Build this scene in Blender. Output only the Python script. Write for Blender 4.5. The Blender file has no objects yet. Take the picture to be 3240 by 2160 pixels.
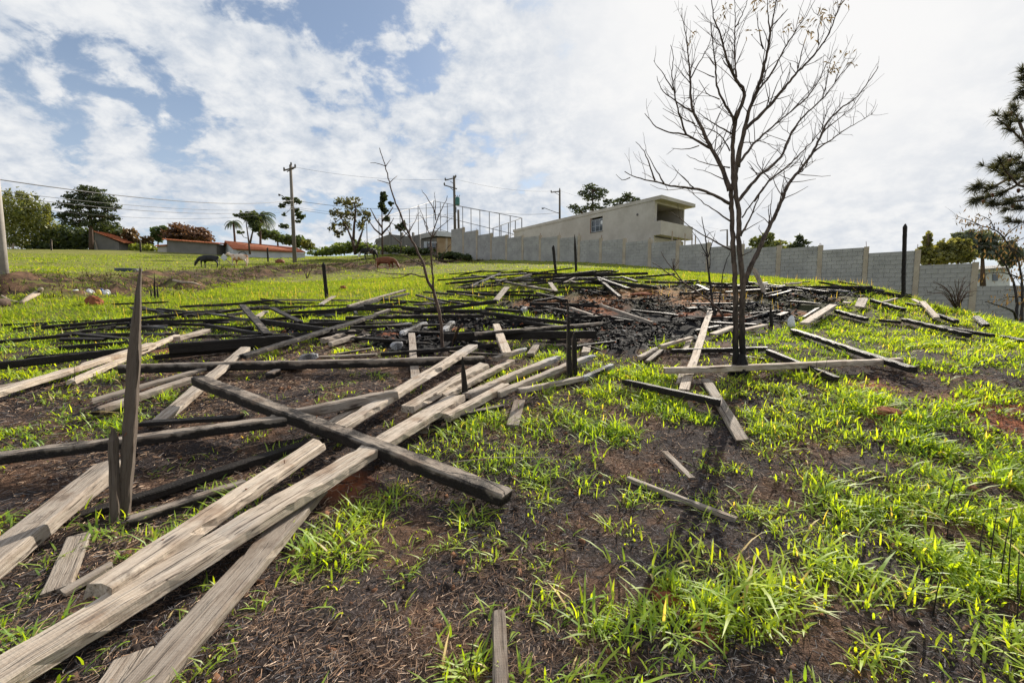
import bpy, bmesh, math, random
import numpy as np
from mathutils import Vector, Matrix
R = math.radians
random.seed(7); rng = np.random.default_rng(7)
SC = bpy.context.scene
COL = SC.collection

# ------------------------------------------------------------------ camera
F_PX, CX, CY = 1440.0, 1620.0, 1080.0          # photograph measured at 3240 x 2160
PITCH = math.atan(130 / F_PX)
CAMZ = 1.6
cam = bpy.data.objects.new('camera', bpy.data.cameras.new('camera'))
COL.objects.link(cam); SC.camera = cam
cam.location = (0, 0, CAMZ); cam.rotation_euler = (R(90) - PITCH, 0, 0)
cam.data.sensor_width = 36; cam.data.lens = 36 * F_PX / 3240
cam.data.clip_start = .05; cam.data.clip_end = 2000

# ------------------------------------------------------------------ light
SUN_AZ, SUN_EL = R(30), R(30)                   # azimuth clockwise from the view axis (+Y)
SUN = Vector((math.sin(SUN_AZ) * math.cos(SUN_EL), math.cos(SUN_AZ) * math.cos(SUN_EL), math.sin(SUN_EL)))
sl = bpy.data.lights.new('sun', 'SUN'); sl.energy = 5.0; sl.angle = R(.5); sl.color = (1, .92, .80)
so = bpy.data.objects.new('sun', sl); COL.objects.link(so)
so.rotation_euler = SUN.to_track_quat('Z', 'Y').to_euler(); so.location = (30, 40, 40)
SC.view_settings.view_transform = 'Standard'; SC.view_settings.look = 'None'
SC.view_settings.gamma = 1; SC.view_settings.exposure = 0.72; SC.view_settings.use_curve_mapping = False
SC.cycles.max_bounces = 6; SC.cycles.transparent_max_bounces = 8

class NT:                                       # tiny node-tree helper
    def __init__(s, nt): s.nt = nt; nt.nodes.clear()
    def n(s, t, ins=None, **kw):
        nd = s.nt.nodes.new('ShaderNode' + t)
        for k, v in kw.items(): setattr(nd, k, v)
        for k, v in (ins or {}).items(): s.set(nd, k, v)
        return nd
    def set(s, nd, k, v):
        sock = nd.inputs[k]
        if isinstance(v, bpy.types.NodeSocket): s.nt.links.new(v, sock)
        elif isinstance(v, bpy.types.Node): s.nt.links.new(v.outputs[0], sock)
        else: sock.default_value = v
    def math(s, op, a, b=0., c=0., clamp=False):
        nd = s.n('Math', operation=op, use_clamp=clamp); s.set(nd, 0, a); s.set(nd, 1, b); s.set(nd, 2, c); return nd.outputs[0]
    def mix(s, f, a, b, mode='MIX'):
        nd = s.n('Mix', data_type='RGBA', blend_type=mode); s.set(nd, 0, f); s.set(nd, 6, a); s.set(nd, 7, b); return nd.outputs[2]
    def ramp(s, f, stops, interp='LINEAR'):
        nd = s.n('ValToRGB'); s.set(nd, 0, f); nd.color_ramp.interpolation = interp
        e = nd.color_ramp.elements
        while len(e) < len(stops): e.new(.5)
        for el, (p, c) in zip(e, stops): el.position = p; el.color = (c, c, c, 1) if isinstance(c, (int, float)) else (*c, 1)
        return nd.outputs[0]
    def noise(s, vec, scale, detail=4, rough=.55, dist=0., out=0):
        nd = s.n('TexNoise', {'Scale': scale, 'Detail': detail, 'Roughness': rough, 'Distortion': dist})
        if vec is not None: s.set(nd, 'Vector', vec)
        return nd.outputs[out]
    def mrange(s, v, a, b, c=0., d=1., smooth=True):
        nd = s.n('MapRange', interpolation_type='SMOOTHSTEP' if smooth else 'LINEAR')
        s.set(nd, 0, v); s.set(nd, 1, a); s.set(nd, 2, b); s.set(nd, 3, c); s.set(nd, 4, d); return nd.outputs[0]
c4 = lambda c: (c[0], c[1], c[2], 1.)

# ------------------------------------------------------------------ sky: Nishita air under broken altocumulus
W = bpy.data.worlds.new('World'); SC.world = W; W.use_nodes = True
t = NT(W.node_tree)
sky = t.n('TexSky', sky_type='NISHITA', sun_disc=False, sun_elevation=SUN_EL, sun_rotation=SUN_AZ, altitude=700, air_density=1.0, dust_density=1.6, ozone_density=1.0)
tc = t.n('TexCoord'); sep = t.n('SeparateXYZ', {0: tc.outputs['Generated']})
zc = t.math('ADD', t.math('MAXIMUM', sep.outputs[2], 0.), .42)
px = t.math('DIVIDE', sep.outputs[0], zc); py = t.math('DIVIDE', sep.outputs[1], zc)
pl = t.n('CombineXYZ', {0: px, 1: py, 2: 3.3})
sd = t.n('VectorMath', {0: tc.outputs['Generated'], 1: tuple(SUN)}, operation='DOT_PRODUCT').outputs['Value']
sdc = t.math('MAXIMUM', sd, 0.)
glow = t.math('POWER', sdc, 8.)
puff = t.noise(pl, 7.5, 7, .58, .25)
puff2 = t.noise(pl, 19., 5, .6, .2)
big = t.noise(pl, 1.9, 4, .5, .2)
dens = t.math('ADD', t.math('MULTIPLY', puff, .55), t.math('MULTIPLY', big, .55))
dens = t.math('ADD', dens, t.math('MULTIPLY', puff2, .16))
dens = t.math('ADD', dens, t.math('MULTIPLY', glow, .16))
mask = t.mrange(dens, .545, .625)
shade = t.mrange(t.math('ADD', t.math('MULTIPLY', puff, .5), t.math('MULTIPLY', puff2, .5)), .34, .66, 0., 1.)
ccol = t.mix(shade, c4((4.5, 5.1, 6.0)), c4((7.7, 7.8, 7.9)))
ccol = t.mix(t.mrange(glow, .12, .95, 0., 1.), ccol, c4((8.3, 8.25, 8.2)))
veil = t.mix(t.mrange(sep.outputs[2], .0, .45, .72, .22), t.mix(1., sky.outputs[0], c4((.78, .86, .95)), 'MULTIPLY'), c4((5.4, 6.3, 7.3)))
veil = t.mix(t.mrange(glow, .1, .8, 0., .75), veil, c4((7.0, 7.5, 7.9)))
fin = t.mix(mask, veil, ccol)
low = t.mrange(sep.outputs[2], .0, .13, .75, 0.)
fin = t.mix(low, fin, t.mix(t.mrange(glow, .05, .7, 0., 1.), c4((5.9, 6.6, 7.3)), c4((7.8, 7.9, 8.0))))
bg = t.n('Background', {'Color': fin, 'Strength': .070}); out = t.n('OutputWorld', {0: bg})

# ------------------------------------------------------------------ pixel <-> place
_cp, _sp = math.cos(PITCH), math.sin(PITCH)
def ray(x, y):
    dx = (np.asarray(x, float) - CX) / F_PX; dy = -(np.asarray(y, float) - CY) / F_PX
    return np.stack([dx, _cp + dy * _sp, -_sp + dy * _cp], -1)
def at(x, y, D):                                # the point seen at photograph pixel (x, y) at forward distance D
    d = ray(x, y); return d * (D / d[..., 1])[..., None] + np.array([0, 0, CAMZ]) if d.ndim > 1 else d * (D / d[1]) + np.array([0, 0, CAMZ])

def vnoise(x, y, seed=0):
    xi = np.floor(x).astype(np.int64); yi = np.floor(y).astype(np.int64); xf = x - xi; yf = y - yi
    xf = xf * xf * (3 - 2 * xf); yf = yf * yf * (3 - 2 * yf)
    def h(a, b):
        n = (a * 374761393 + b * 668265263 + seed * 974634777) & 0x7fffffff
        n = ((n ^ (n >> 13)) * 1274126177) & 0x7fffffff
        return ((n ^ (n >> 16)) & 0xffff) / 65535.
    return (h(xi, yi) * (1 - xf) + h(xi + 1, yi) * xf) * (1 - yf) + (h(xi, yi + 1) * (1 - xf) + h(xi + 1, yi + 1) * xf) * yf
def fbm(x, y, s, seed=0, o=4):
    v = 0; a = .5; tot = 0
    for i in range(o): v = v + a * vnoise(x * s, y * s, seed + i * 17); tot += a; a *= .5; s *= 2.03
    return v / tot

# ------------------------------------------------------------------ terrain (thin plate through surveyed spots)
V = 3240 / 2352
_ctl = '''0,1568,1.75 0,1190,3.0 0,900,5.3 0,745,9.5 0,690,13 0,655,15 0,632,16.2 0,612,24 0,592,38 0,573,58
300,1568,1.75 300,1190,3 300,900,5.3 300,740,10 300,690,14 300,657,17.5 300,630,21 300,610,30 300,592,42 300,575,60
670,1190,3.0 670,900,5.3 670,740,10.3 670,690,15 670,655,22 670,634,27.5 670,616,34 670,604,42 670,592,58 560,588,58
900,720,11 900,660,18 900,632,27 900,612,34 900,600,44 900,585,52
1040,1190,3.05 1040,900,5.4 1040,740,10.3 1040,660,17.5 1040,622,29 1040,602,40 1040,583,52
1400,1190,3.1 1400,900,5.5 1400,740,10 1400,690,12.3 1400,655,14.8 1400,634,18 1400,614,27 1400,602,36
1700,1190,3.1 1700,858,6.0 1700,740,9.7 1700,690,12 1700,660,14.3 1700,648,18 1700,635,26
2075,1190,3 2075,860,5.8 2075,760,8.6 2075,695,11.6 2075,679,13 2075,682,16 2075,690,21
2220,860,5.6 2220,718,10.2 2220,738,14 2220,755,19 2352,1300,2.5 2352,860,5.4 2352,756,8.3 2352,810,11 2352,830,16
2600,860,5 2600,810,7 2600,890,10'''
CP = []
for w in _ctl.split():
    a, b, d = map(float, w.split(',')); CP.append(at(a * V, b * V, d))
for x in (-12, -5, 0, 5, 12):
    CP += [(x, -18, -1.3 - x * .03), (x, -5, -.32 - x * .03), (x, 0, 0 - x * .015)]
CP += [(-90, 110, 9.2), (0, 110, 9.4), (70, 110, 3), (60, 40, .4), (40, 20, -.8), (-45, 20, 5.0), (-40, 0, 3.2), (-20, -10, .4), (20, -10, -1.6), (20, 5, -.6), (-90, 0, 6), (90, 0, -3), (0, -60, -5), (-90, 300, 9), (100, 300, 2), (-250, 60, 9), (250, 60, -3), (-200, -200, -4), (200, -200, -8), (25, 35, 2.2), (14, 40, 4.6)]
CP = np.array(CP, float)
def _tps(d2): return np.where(d2 > 1e-12, .5 * d2 * np.log(np.maximum(d2, 1e-12)), 0)
_n = len(CP); _d2 = ((CP[:, None, :2] - CP[None, :, :2]) ** 2).sum(-1)
_A = np.zeros((_n + 3, _n + 3)); _A[:_n, :_n] = _tps(_d2) + np.eye(_n) * .6
_A[:_n, _n] = 1; _A[:_n, _n + 1:] = CP[:, :2]; _A[_n:, :_n] = _A[:_n, _n:].T
_W = np.linalg.solve(_A, np.concatenate([CP[:, 2], [0, 0, 0]]))
def base_z(x, y):
    x = np.asarray(x, float); y = np.asarray(y, float); sh = x.shape; x = x.ravel(); y = y.ravel(); z = np.empty_like(x)
    for i in range(0, len(x), 40000):
        xs, ys = x[i:i + 40000], y[i:i + 40000]
        d2 = (xs[:, None] - CP[None, :, 0]) ** 2 + (ys[:, None] - CP[None, :, 1]) ** 2
        z[i:i + 40000] = _tps(d2) @ _W[:_n] + _W[_n] + _W[_n + 1] * xs + _W[_n + 2] * ys
    return z.reshape(sh)
_bk = [(-200, 652, 30), (0, 657, 30), (150, 657, 28), (300, 654, 26), (450, 646, 24), (600, 627, 15), (700, 620, 12), (800, 613, 11), (900, 607, 9), (1000, 603, 5), (1060, 600, 3)]
def bank_mask(x, y):                            # the scorched step in the ground below the pasture
    r = np.hypot(x, y); u = x / np.maximum(y, .1); jit = (fbm(x, y, .35, 77, 3) - .5) * 1.6
    c = np.interp(u, BK[:, 0], BK[:, 1]); w = np.interp(u, BK[:, 0], BK[:, 2]); e = (r + jit - c) / w
    return np.where((y > 5) & (u < .0), np.exp(-e ** 4), 0) * np.clip(-u * 8, 0, 1)
def gz(x, y):
    x = np.asarray(x, float); y = np.asarray(y, float)
    r = np.hypot(x, y)
    k = np.clip(r / 40, 0, 1)
    z = base_z(x, y)
    z = z + (fbm(x, y, 1.1, 3, 3) - .5) * .10 + (fbm(x, y, 6., 9, 3) - .5) * .045 * (1 - k)
    return z + bank_mask(x, y) * (fbm(x, y, .9, 31, 4) - .5) * 1.1
def g1(x, y): return float(gz(np.array([x]), np.array([y]))[0])
def hit(x, y, lift=0.):                         # where the sight line through (x, y) meets the ground (+ lift)
    d = ray(x, y); ts = np.geomspace(.8, 140, 900)
    P = d[None] * ts[:, None]; dz = P[:, 2] + CAMZ - base_z(P[:, 0], P[:, 1]) - lift
    i = np.argmax(dz < 0)
    if not (dz < 0).any(): i = int(np.argmin(dz)); return P[i] + [0, 0, CAMZ]
    a, b = ts[i - 1], ts[i]; s = a + (b - a) * dz[i - 1] / (dz[i - 1] - dz[i])
    return d * s + [0, 0, CAMZ]

BK = []
for _x, _y, _h in _bk:
    _m, _t, _b = (np.hypot(*hit(_x * V, yy * V)[:2]) for yy in (_y, _y - _h, _y + _h)); BK.append((ray(_x * V, _y * V)[0] / ray(_x * V, _y * V)[1], (_t + _b) / 2, (_t - _b) / 2))
BK = np.array(BK)

# ------------------------------------------------------------------ object helpers
def tag(o, label=None, cat=None, group=None, kind=None):
    if cat and not kind: kind = 'thing'
    for k, v in (('label', label), ('category', cat), ('group', group), ('kind', kind)):
        if v: o[k] = v
    return o
def empty(name, loc, rz=0.):
    o = bpy.data.objects.new(name, None); COL.objects.link(o); o.location = loc; o.rotation_euler.z = rz; o.empty_display_size = .2
    return o
def link(name, me, parent=None, loc=None):
    o = bpy.data.objects.new(name, me); COL.objects.link(o)
    if parent is not None: o.parent = parent
    if loc is not None: o.location = loc
    return o
class MB:                                       # collects geometry for ONE mesh object
    def __init__(s): s.v = []; s.f = []
    def add(s, v, f):
        b = len(s.v); s.v += [tuple(map(float, p)) for p in v]; s.f += [tuple(i + b for i in q) for q in f]; return s
    def box(s, x0, x1, y0, y1, z0, z1, M=None):
        v = [(x, y, z) for z in (z0, z1) for y in (y0, y1) for x in (x0, x1)]
        if M is not None: v = [tuple(M @ Vector(p)) for p in v]
        return s.add(v, [(0, 2, 3, 1), (4, 5, 7, 6), (0, 1, 5, 4), (2, 6, 7, 3), (0, 4, 6, 2), (1, 3, 7, 5)])
    def tube(s, pts, rad, n=6, cap=True):
        pts = [Vector(p) for p in pts]; m = len(pts)
        if not hasattr(rad, '__len__'): rad = [rad] * m
        up = Vector((.3, .2, 1)); rings = []
        for i in range(m):
            d = (pts[min(i + 1, m - 1)] - pts[max(i - 1, 0)]).normalized()
            a = d.cross(up); a = a if a.length > 1e-3 else d.cross(Vector((1, 0, 0))); a.normalize(); b = d.cross(a)
            up = -a.cross(d) if False else up
            rings.append([pts[i] + (a * math.cos(2 * math.pi * k / n) + b * math.sin(2 * math.pi * k / n)) * rad[i] for k in range(n)])
        v = [p for r in rings for p in r]; f = []
        for i in range(m - 1):
            for k in range(n): f.append((i * n + k, i * n + (k + 1) % n, (i + 1) * n + (k + 1) % n, (i + 1) * n + k))
        if cap: f.append(tuple(range(n - 1, -1, -1))); f.append(tuple((m - 1) * n + k for k in range(n)))
        return s.add(v, f)
    def build(s, name, mat, parent=None, loc=None, smooth=False):
        me = bpy.data.meshes.new(name)
        v = s.v
        if parent is not None and loc is None: off = parent.location; v = [(p[0] - off.x, p[1] - off.y, p[2] - off.z) for p in s.v]
        elif loc is not None and parent is None: v = [(p[0] - loc[0], p[1] - loc[1], p[2] - loc[2]) for p in s.v]
        me.from_pydata(v, [], s.f); me.materials.append(mat)
        if smooth: me.polygons.foreach_set('use_smooth', [True] * len(me.polygons))
        return link(name, me, parent, loc if parent is None else None)
def npmesh(name, verts, tris, mat, quads=None, attrs=None, colors=None):
    me = bpy.data.meshes.new(name)
    nt_, nq = len(tris), (0 if quads is None else len(quads))
    me.vertices.add(len(verts)); me.vertices.foreach_set('co', np.ascontiguousarray(verts, np.float32).ravel())
    loops = np.concatenate([np.asarray(tris, np.int32).ravel()] + ([np.asarray(quads, np.int32).ravel()] if nq else []))
    me.loops.add(len(loops)); me.loops.foreach_set('vertex_index', loops)
    me.polygons.add(nt_ + nq)
    st = np.concatenate([np.arange(nt_) * 3, nt_ * 3 + np.arange(nq) * 4]).astype(np.int32)
    me.polygons.foreach_set('loop_start', st)
    me.update(calc_edges=True)
    for k, a in (attrs or {}).items():
        at_ = me.attributes.new(k, 'FLOAT', 'POINT'); at_.data.foreach_set('value', np.ascontiguousarray(a, np.float32))
    for k, a in (colors or {}).items():
        at_ = me.attributes.new(k, 'FLOAT_COLOR', 'POINT'); at_.data.foreach_set('color', np.ascontiguousarray(np.c_[a, np.ones(len(a))], np.float32).ravel())
    me.materials.append(mat)
    return me

# ------------------------------------------------------------------ materials
MATS = {}
def material(name):
    m = bpy.data.materials.new(name); m.use_nodes = True; MATS[name] = m
    return m, NT(m.node_tree)
def bsdf(t, col, rough=.8, spec=.3, normal=None, metal=0.):
    b = t.n('BsdfPrincipled', {'Base Color': col, 'Roughness': rough, 'Specular IOR Level': spec, 'Metallic': metal})
    if normal is not None: t.set(b, 'Normal', normal)
    return t.n('OutputMaterial', {0: b})
def bump(t, h, dist=.01, st=.6): return t.n('Bump', {'Height': h, 'Distance': dist, 'Strength': st}).outputs[0]
def plain(name, a, b, scale=3., rough=.85, spec=.25, bd=.01, stretch=(1, 1, 1), coord='Object', metal=0.):
    m, t = material(name)
    mp = t.n('Mapping', {0: t.n('TexCoord').outputs[coord], 3: stretch})
    f = t.mrange(t.noise(mp, scale, 6, .62), .3, .7); f2 = t.noise(mp, scale * 9, 3, .6)
    col = t.mix(f, c4(a), c4(b)); col = t.mix(t.math('MULTIPLY', f2, .35), col, c4([x * .55 for x in a]))
    bsdf(t, col, rough, spec, bump(t, f2, bd), metal); return m

# weathered / charred timber: "char" and "ash" ride on the mesh, grain runs along local X
m, t = material('timber')
tco = t.n('TexCoord').outputs['Object']; oi = t.n('ObjectInfo').outputs['Random']
off = t.n('CombineXYZ', {0: t.math('MULTIPLY', oi, 37.), 1: t.math('MULTIPLY', oi, 91.), 2: t.math('MULTIPLY', oi, 53.)})
vec = t.n('VectorMath', {0: tco, 1: off}, operation='ADD').outputs[0]
g = t.n('Mapping', {0: vec, 3: (1.6, 26, 26)}); g2 = t.n('Mapping', {0: vec, 3: (5, 90, 90)})
gr = t.noise(g, 1.6, 5, .65, .25); fi = t.noise(g2, 1.5, 4, .7); bl = t.noise(vec, 3.2, 4, .6)
saw = t.n('TexWave', {'Vector': vec, 'Scale': 22., 'Distortion': 2.5, 'Detail': 2}, bands_direction='X').outputs[1]
wood = t.ramp(gr, [(.25, (.19, .145, .11)), (.42, (.37, .305, .245)), (.6, (.47, .41, .345)), (.78, (.33, .28, .235))])
wood = t.mix(t.math('MULTIPLY', t.mrange(fi, .48, .32), .6), wood, c4((.10, .075, .058)))
wood = t.mix(t.mrange(bl, .5, .7, 0., .75), wood, c4((.20, .13, .085)))
st = t.noise(vec, 7., 6, .7); wood = t.mix(t.mrange(st, .56, .72, 0., .7), wood, c4((.10, .075, .058)))
kn = t.n('TexVoronoi', {'Vector': t.n('Mapping', {0: vec, 3: (2.2, 9, 9)}), 'Scale': 1.}).outputs[0]; wood = t.mix(t.mrange(kn, .13, .07), wood, c4((.06, .04, .03)))
wood = t.mix(t.mrange(t.noise(vec, 1.3, 3), .55, .75, 0., .4), wood, c4((.25, .25, .26)))
g3 = t.n('Mapping', {0: vec, 3: (.9, 34, 34)}); ck = t.noise(g3, 2.1, 3, .5, .6); wood = t.mix(t.math('MULTIPLY', t.mrange(ck, .365, .31), .85), wood, c4((.035, .026, .02)))
tone = t.n('Attribute', attribute_name='tone').outputs['Fac']
wood = t.mix(t.mrange(tone, .84, 1.), wood, t.mix(1., wood, c4((1.22, 1.19, 1.14)), 'MULTIPLY'))
wood = t.mix(t.math('SUBTRACT', 1., tone), wood, c4((.075, .055, .042)))
vc = t.n('Mapping', {0: vec, 3: (1, 1.6, 1.6)})
cr = t.n('TexVoronoi', {'Vector': vc, 'Scale': 38.}, feature='DISTANCE_TO_EDGE').outputs[0]
crm = t.mrange(cr, .0, .12)
coal = t.mix(t.noise(g, 2.2, 4, .6), c4((.009, .008, .0075)), c4((.040, .032, .027)))
coal = t.mix(t.math('MULTIPLY', t.mrange(fi, .55, .75), .5), coal, c4((.075, .062, .054)))
ch = t.n('Attribute', attribute_name='char').outputs['Fac']
chf = t.mrange(t.math('ADD', ch, t.math('MULTIPLY', t.math('SUBTRACT', t.noise(vec, 4.5, 5, .65), .5), .9)), .42, .62)
col = t.mix(chf, wood, coal)
asha = t.n('Attribute', attribute_name='ash').outputs['Fac']
ashm = t.math('MULTIPLY', asha, crm)
col = t.mix(ashm, col, c4((.52, .52, .54)))
h = t.math('ADD', t.math('MULTIPLY', gr, .6), t.math('MULTIPLY', fi, .5))
h = t.math('ADD', h, t.math('MULTIPLY', t.mrange(ck, .33, .42), .6))
h = t.math('ADD', h, t.math('MULTIPLY', saw, .018))
h = t.math('ADD', h, t.math('MULTIPLY', t.math('MULTIPLY', crm, t.math('MAXIMUM', chf, asha)), .45))
bsdf(t, col, t.mix(chf, (.85,) * 3 + (1,), (.56,) * 3 + (1,)), t.mrange(chf, 0., 1., .3, .16), bump(t, h, .012, .9))

# ground: burnt soil, ash, red earth, charcoal bed and distant turf ("zone": R bed, G turf, B red earth; "bank")
m, t = material('soil')
P = t.n('TexCoord').outputs['Object']
zone = t.n('Attribute', attribute_name='zone').outputs['Color']; zs = t.n('SeparateColor', {0: zone})
bnk = t.n('Attribute', attribute_name='bank').outputs['Fac']
n1 = t.noise(P, 1.6, 5, .6); n2 = t.noise(P, 9., 5, .65); n3 = t.noise(P, 60., 4, .7); n4 = t.noise(P, 230., 2, .6)
soil = t.mix(t.mrange(n2, .3, .7), c4((.052, .032, .023)), c4((.20, .115, .074)))
soil = t.mix(t.mrange(n3, .52, .72), soil, c4((.30, .19, .13)))
soil = t.mix(t.mrange(n4, .5, .3), soil, c4((.03, .02, .016)))
ashp = t.mrange(t.math('ADD', n1, t.math('MULTIPLY', n2, .45)), .60, .74)
soil = t.mix(t.math('MULTIPLY', ashp, .85), soil, t.mix(t.mrange(n3, .45, .7), c4((.018, .017, .018)), c4((.11, .10, .105))))
bed = t.mix(t.mrange(n3, .4, .7), c4((.008, .008, .009)), c4((.04, .037, .037)))
soil = t.mix(t.math('MULTIPLY', zs.outputs[0], t.mrange(t.math('ADD', n2, zs.outputs[0]), 1.0, 1.25)), soil, bed)
red = t.mix(n2, c4((.26, .075, .028)), c4((.40, .145, .07)))
soil = t.mix(t.math('MULTIPLY', zs.outputs[2], t.mrange(n2, .36, .52)), soil, red)
turf = t.mix(t.mrange(n1, .35, .65), c4((.15, .165, .03)), c4((.24, .225, .06)))
turf = t.mix(t.mrange(t.noise(P, 3.5, 6, .7), .5, .72), turf, c4((.11, .13, .03)))
soil = t.mix(zs.outputs[1], soil, turf)
bk = t.mix(t.mrange(t.noise(P, 1.8, 6, .7), .38, .66), c4((.028, .019, .014)), c4((.17, .10, .06)))
bk = t.mix(t.mrange(t.noise(P, .8, 4, .6), .53, .68), bk, c4((.15, .16, .035)))
soil = t.mix(t.mrange(t.math('ADD', bnk, t.math('MULTIPLY', t.math('SUBTRACT', n2, .5), .8)), .3, .6), soil, bk)
hh = t.math('ADD', t.math('MULTIPLY', n2, .5), t.math('ADD', t.math('MULTIPLY', n3, .5), t.math('MULTIPLY', n4, .25)))
bsdf(t, soil, .95, .12, bump(t, hh, .03, .9))

# blades: light passes through them
def leafmat(name, trans, gloss=.06, dif=.62, upn=0.):
    m, t = material(name)
    tint = t.n('Attribute', attribute_name='tint').outputs['Color']
    gm = t.n('NewGeometry'); up = t.n('VectorMath', {0: t.n('VectorMath', {0: gm.outputs['Normal'], 'Scale': .55}, operation='SCALE'), 1: (0, 0, upn)}, operation='ADD'); nrm = t.n('VectorMath', {0: up}, operation='NORMALIZE')
    d = t.n('BsdfDiffuse', {0: t.mix(1., tint, c4((dif, dif, dif)), 'MULTIPLY')})
    if upn > 0: t.set(d, 'Normal', nrm.outputs[0])
    tr = t.n('BsdfTranslucent', {0: t.mix(1., tint, c4(trans), 'MULTIPLY')})
    a = t.n('AddShader', {0: d, 1: tr}); gl = t.n('BsdfGlossy', {0: (1, 1, 1, 1), 'Roughness': .5})
    t.n('OutputMaterial', {0: t.n('MixShader', {0: gloss, 1: a, 2: gl})}); return m
leafmat('grass_blade', (2.3, 2.0, .28), .03, 1.05, .6)
leafmat('turf_blade', (1.5, 1.3, .45), .012, .72, .5); leafmat('foliage', (.75, .7, .35), .03, .8)
leafmat('litter', (.15, .15, .15), .0, 1.)
plain('charcoal', (.006, .006, .007), (.022, .021, .021), 14, .75, .08, .01)
plain('ash', (.30, .29, .29), (.62, .61, .62), 12, .9, .1)
plain('red_earth', (.18, .06, .028), (.34, .135, .07), 9, .95, .1, .02)
plain('bark', (.055, .036, .028), (.15, .10, .075), 7, .85, .25, .01, (3, 3, .7))
m, t = material('scorched_bark')
P = t.n('TexCoord').outputs['Object']; zz = t.n('SeparateXYZ', {0: P}).outputs[2]; nb = t.noise(t.n('Mapping', {0: P, 3: (9, 9, 2)}), 2.5, 5, .65)
bc = t.mix(t.mrange(nb, .3, .7), c4((.045, .034, .028)), c4((.15, .11, .088)))
bc = t.mix(t.mrange(t.math('ADD', zz, t.math('MULTIPLY', nb, .8)), 1.5, .7), bc, c4((.014, .012, .012)))
bsdf(t, bc, .85, .25, bump(t, nb, .02, .9))
plain('burnt_bark', (.016, .014, .014), (.06, .045, .038), 8, .7, .3, .01, (3, 3, .7))
plain('dry_wood', (.30, .23, .17), (.50, .42, .33), 8, .85, .2)
plain('concrete_pole', (.30, .27, .24), (.44, .41, .37), 3, .9, .2, .004)
plain('aged_pole', (.13, .11, .09), (.26, .23, .19), 1.2, .9, .2, .004, (1, 1, .3))
plain('dark_pole', (.09, .075, .06), (.17, .145, .12), 3, .9, .2, .004, (1, 1, .2))
plain('block', (.33, .32, .31), (.47, .455, .435), 1.3, .95, .15, .006)
plain('mortar', (.36, .35, .335), (.46, .445, .42), 6, .95, .1)
plain('pillar_concrete', (.40, .33, .25), (.52, .45, .36), 2.2, .93, .15, .006)
plain('render', (.44, .40, .35), (.58, .54, .485), .5, .93, .15, .004)
plain('render_dark', (.18, .17, .155), (.27, .25, .23), .6, .93, .15, .004)
plain('render_ochre', (.30, .20, .11), (.50, .38, .25), 1.2, .93, .15, .004)
plain('whitewash', (.55, .56, .58), (.72, .72, .72), .8, .9, .2, .003)
plain('roof_tile', (.36, .11, .05), (.52, .20, .10), 2.5, .9, .2, .02)
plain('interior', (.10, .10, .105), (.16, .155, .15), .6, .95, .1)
plain('metal', (.10, .10, .11), (.16, .16, .17), 3, .55, .5, .002, metal=.5)
plain('rust', (.14, .05, .025), (.24, .10, .05), 20, .8, .3)
plain('transformer_paint', (.03, .14, .12), (.05, .20, .17), 3, .45, .5, .001)
plain('white_frame', (.40, .42, .46), (.50, .52, .55), 2, .6, .4, .001)
plain('plastic_white', (.68, .68, .70), (.80, .80, .80), 4, .5, .4, .01)
plain('plastic_yellow', (.70, .50, .04), (.8, .6, .08), 4, .5, .4, .01)
plain('plastic_blue', (.03, .06, .18), (.05, .1, .25), 4, .5, .4, .01)
plain('tub_blue', (.025, .035, .05), (.05, .06, .075), 4, .5, .4, .01)
plain('wire', (.03, .03, .035), (.05, .05, .055), 2, .6, .3, .001)
plain('cow_black', (.010, .010, .012), (.03, .028, .028), 2, .6, .3, .01)
plain('cow_brown', (.12, .035, .015), (.24, .085, .035), 2, .7, .3, .01)
m, t = material('glass'); bsdf(t, c4((.05, .06, .07)), .06, .8)
def cowpatch(name, a, b, lo, hi, sc):
    m, t = material(name); P = t.n('TexCoord').outputs['Object']
    bsdf(t, t.mix(t.mrange(t.noise(P, sc, 2, .5), lo, hi), c4(a), c4(b)), .7, .25)
cowpatch('cow_tan', (.62, .50, .40), (.42, .20, .085), .48, .56, 1.1)
cowpatch('cow_pied', (.02, .018, .018), (.66, .63, .60), .50, .54, 1.3)
M = MATS

# ------------------------------------------------------------------ ground
def poly_world(pts): return np.array([hit(x, y)[:2] for x, y in pts])
def inside(P, x, y):
    c = np.zeros(x.shape, bool); n = len(P)
    for i in range(n):
        x1, y1 = P[i]; x2, y2 = P[(i + 1) % n]
        c ^= ((y1 > y) != (y2 > y)) & (x < (x2 - x1) * (y - y1) / ((y2 - y1) or 1e-9) + x1)
    return c
BED = [poly_world(p) for p in (
    [(1560, 965), (1700, 945), (1850, 918), (2060, 906), (2330, 903), (2480, 915), (2640, 925), (2760, 945), (2650, 975), (2560, 1000), (2490, 1035), (2260, 1050), (2150, 1085), (2000, 1125), (1900, 1115), (1850, 1045), (1760, 1000), (1600, 985)],
    [(1180, 1055), (1270, 1030), (1340, 1040), (1430, 1055), (1480, 1100), (1400, 1112), (1250, 1125), (1160, 1112)],
    [(840, 1032), (950, 1028), (1010, 1050), (940, 1066), (850, 1060)],
    [(1330, 1010), (1480, 1000), (1700, 1020), (1740, 1035), (1560, 1040), (1400, 1045)],
    [(420, 1028), (520, 1020), (540, 1035), (440, 1045)])]
def bed_mask(x, y):
    jx = x + (fbm(x, y, 1.5, 41, 3) - .5) * .7; jy = y + (fbm(x, y, 1.5, 47, 3) - .5) * .7
    m_ = np.zeros(x.shape, bool)
    for P in BED: m_ |= inside(P, jx, jy)
    return m_
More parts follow.
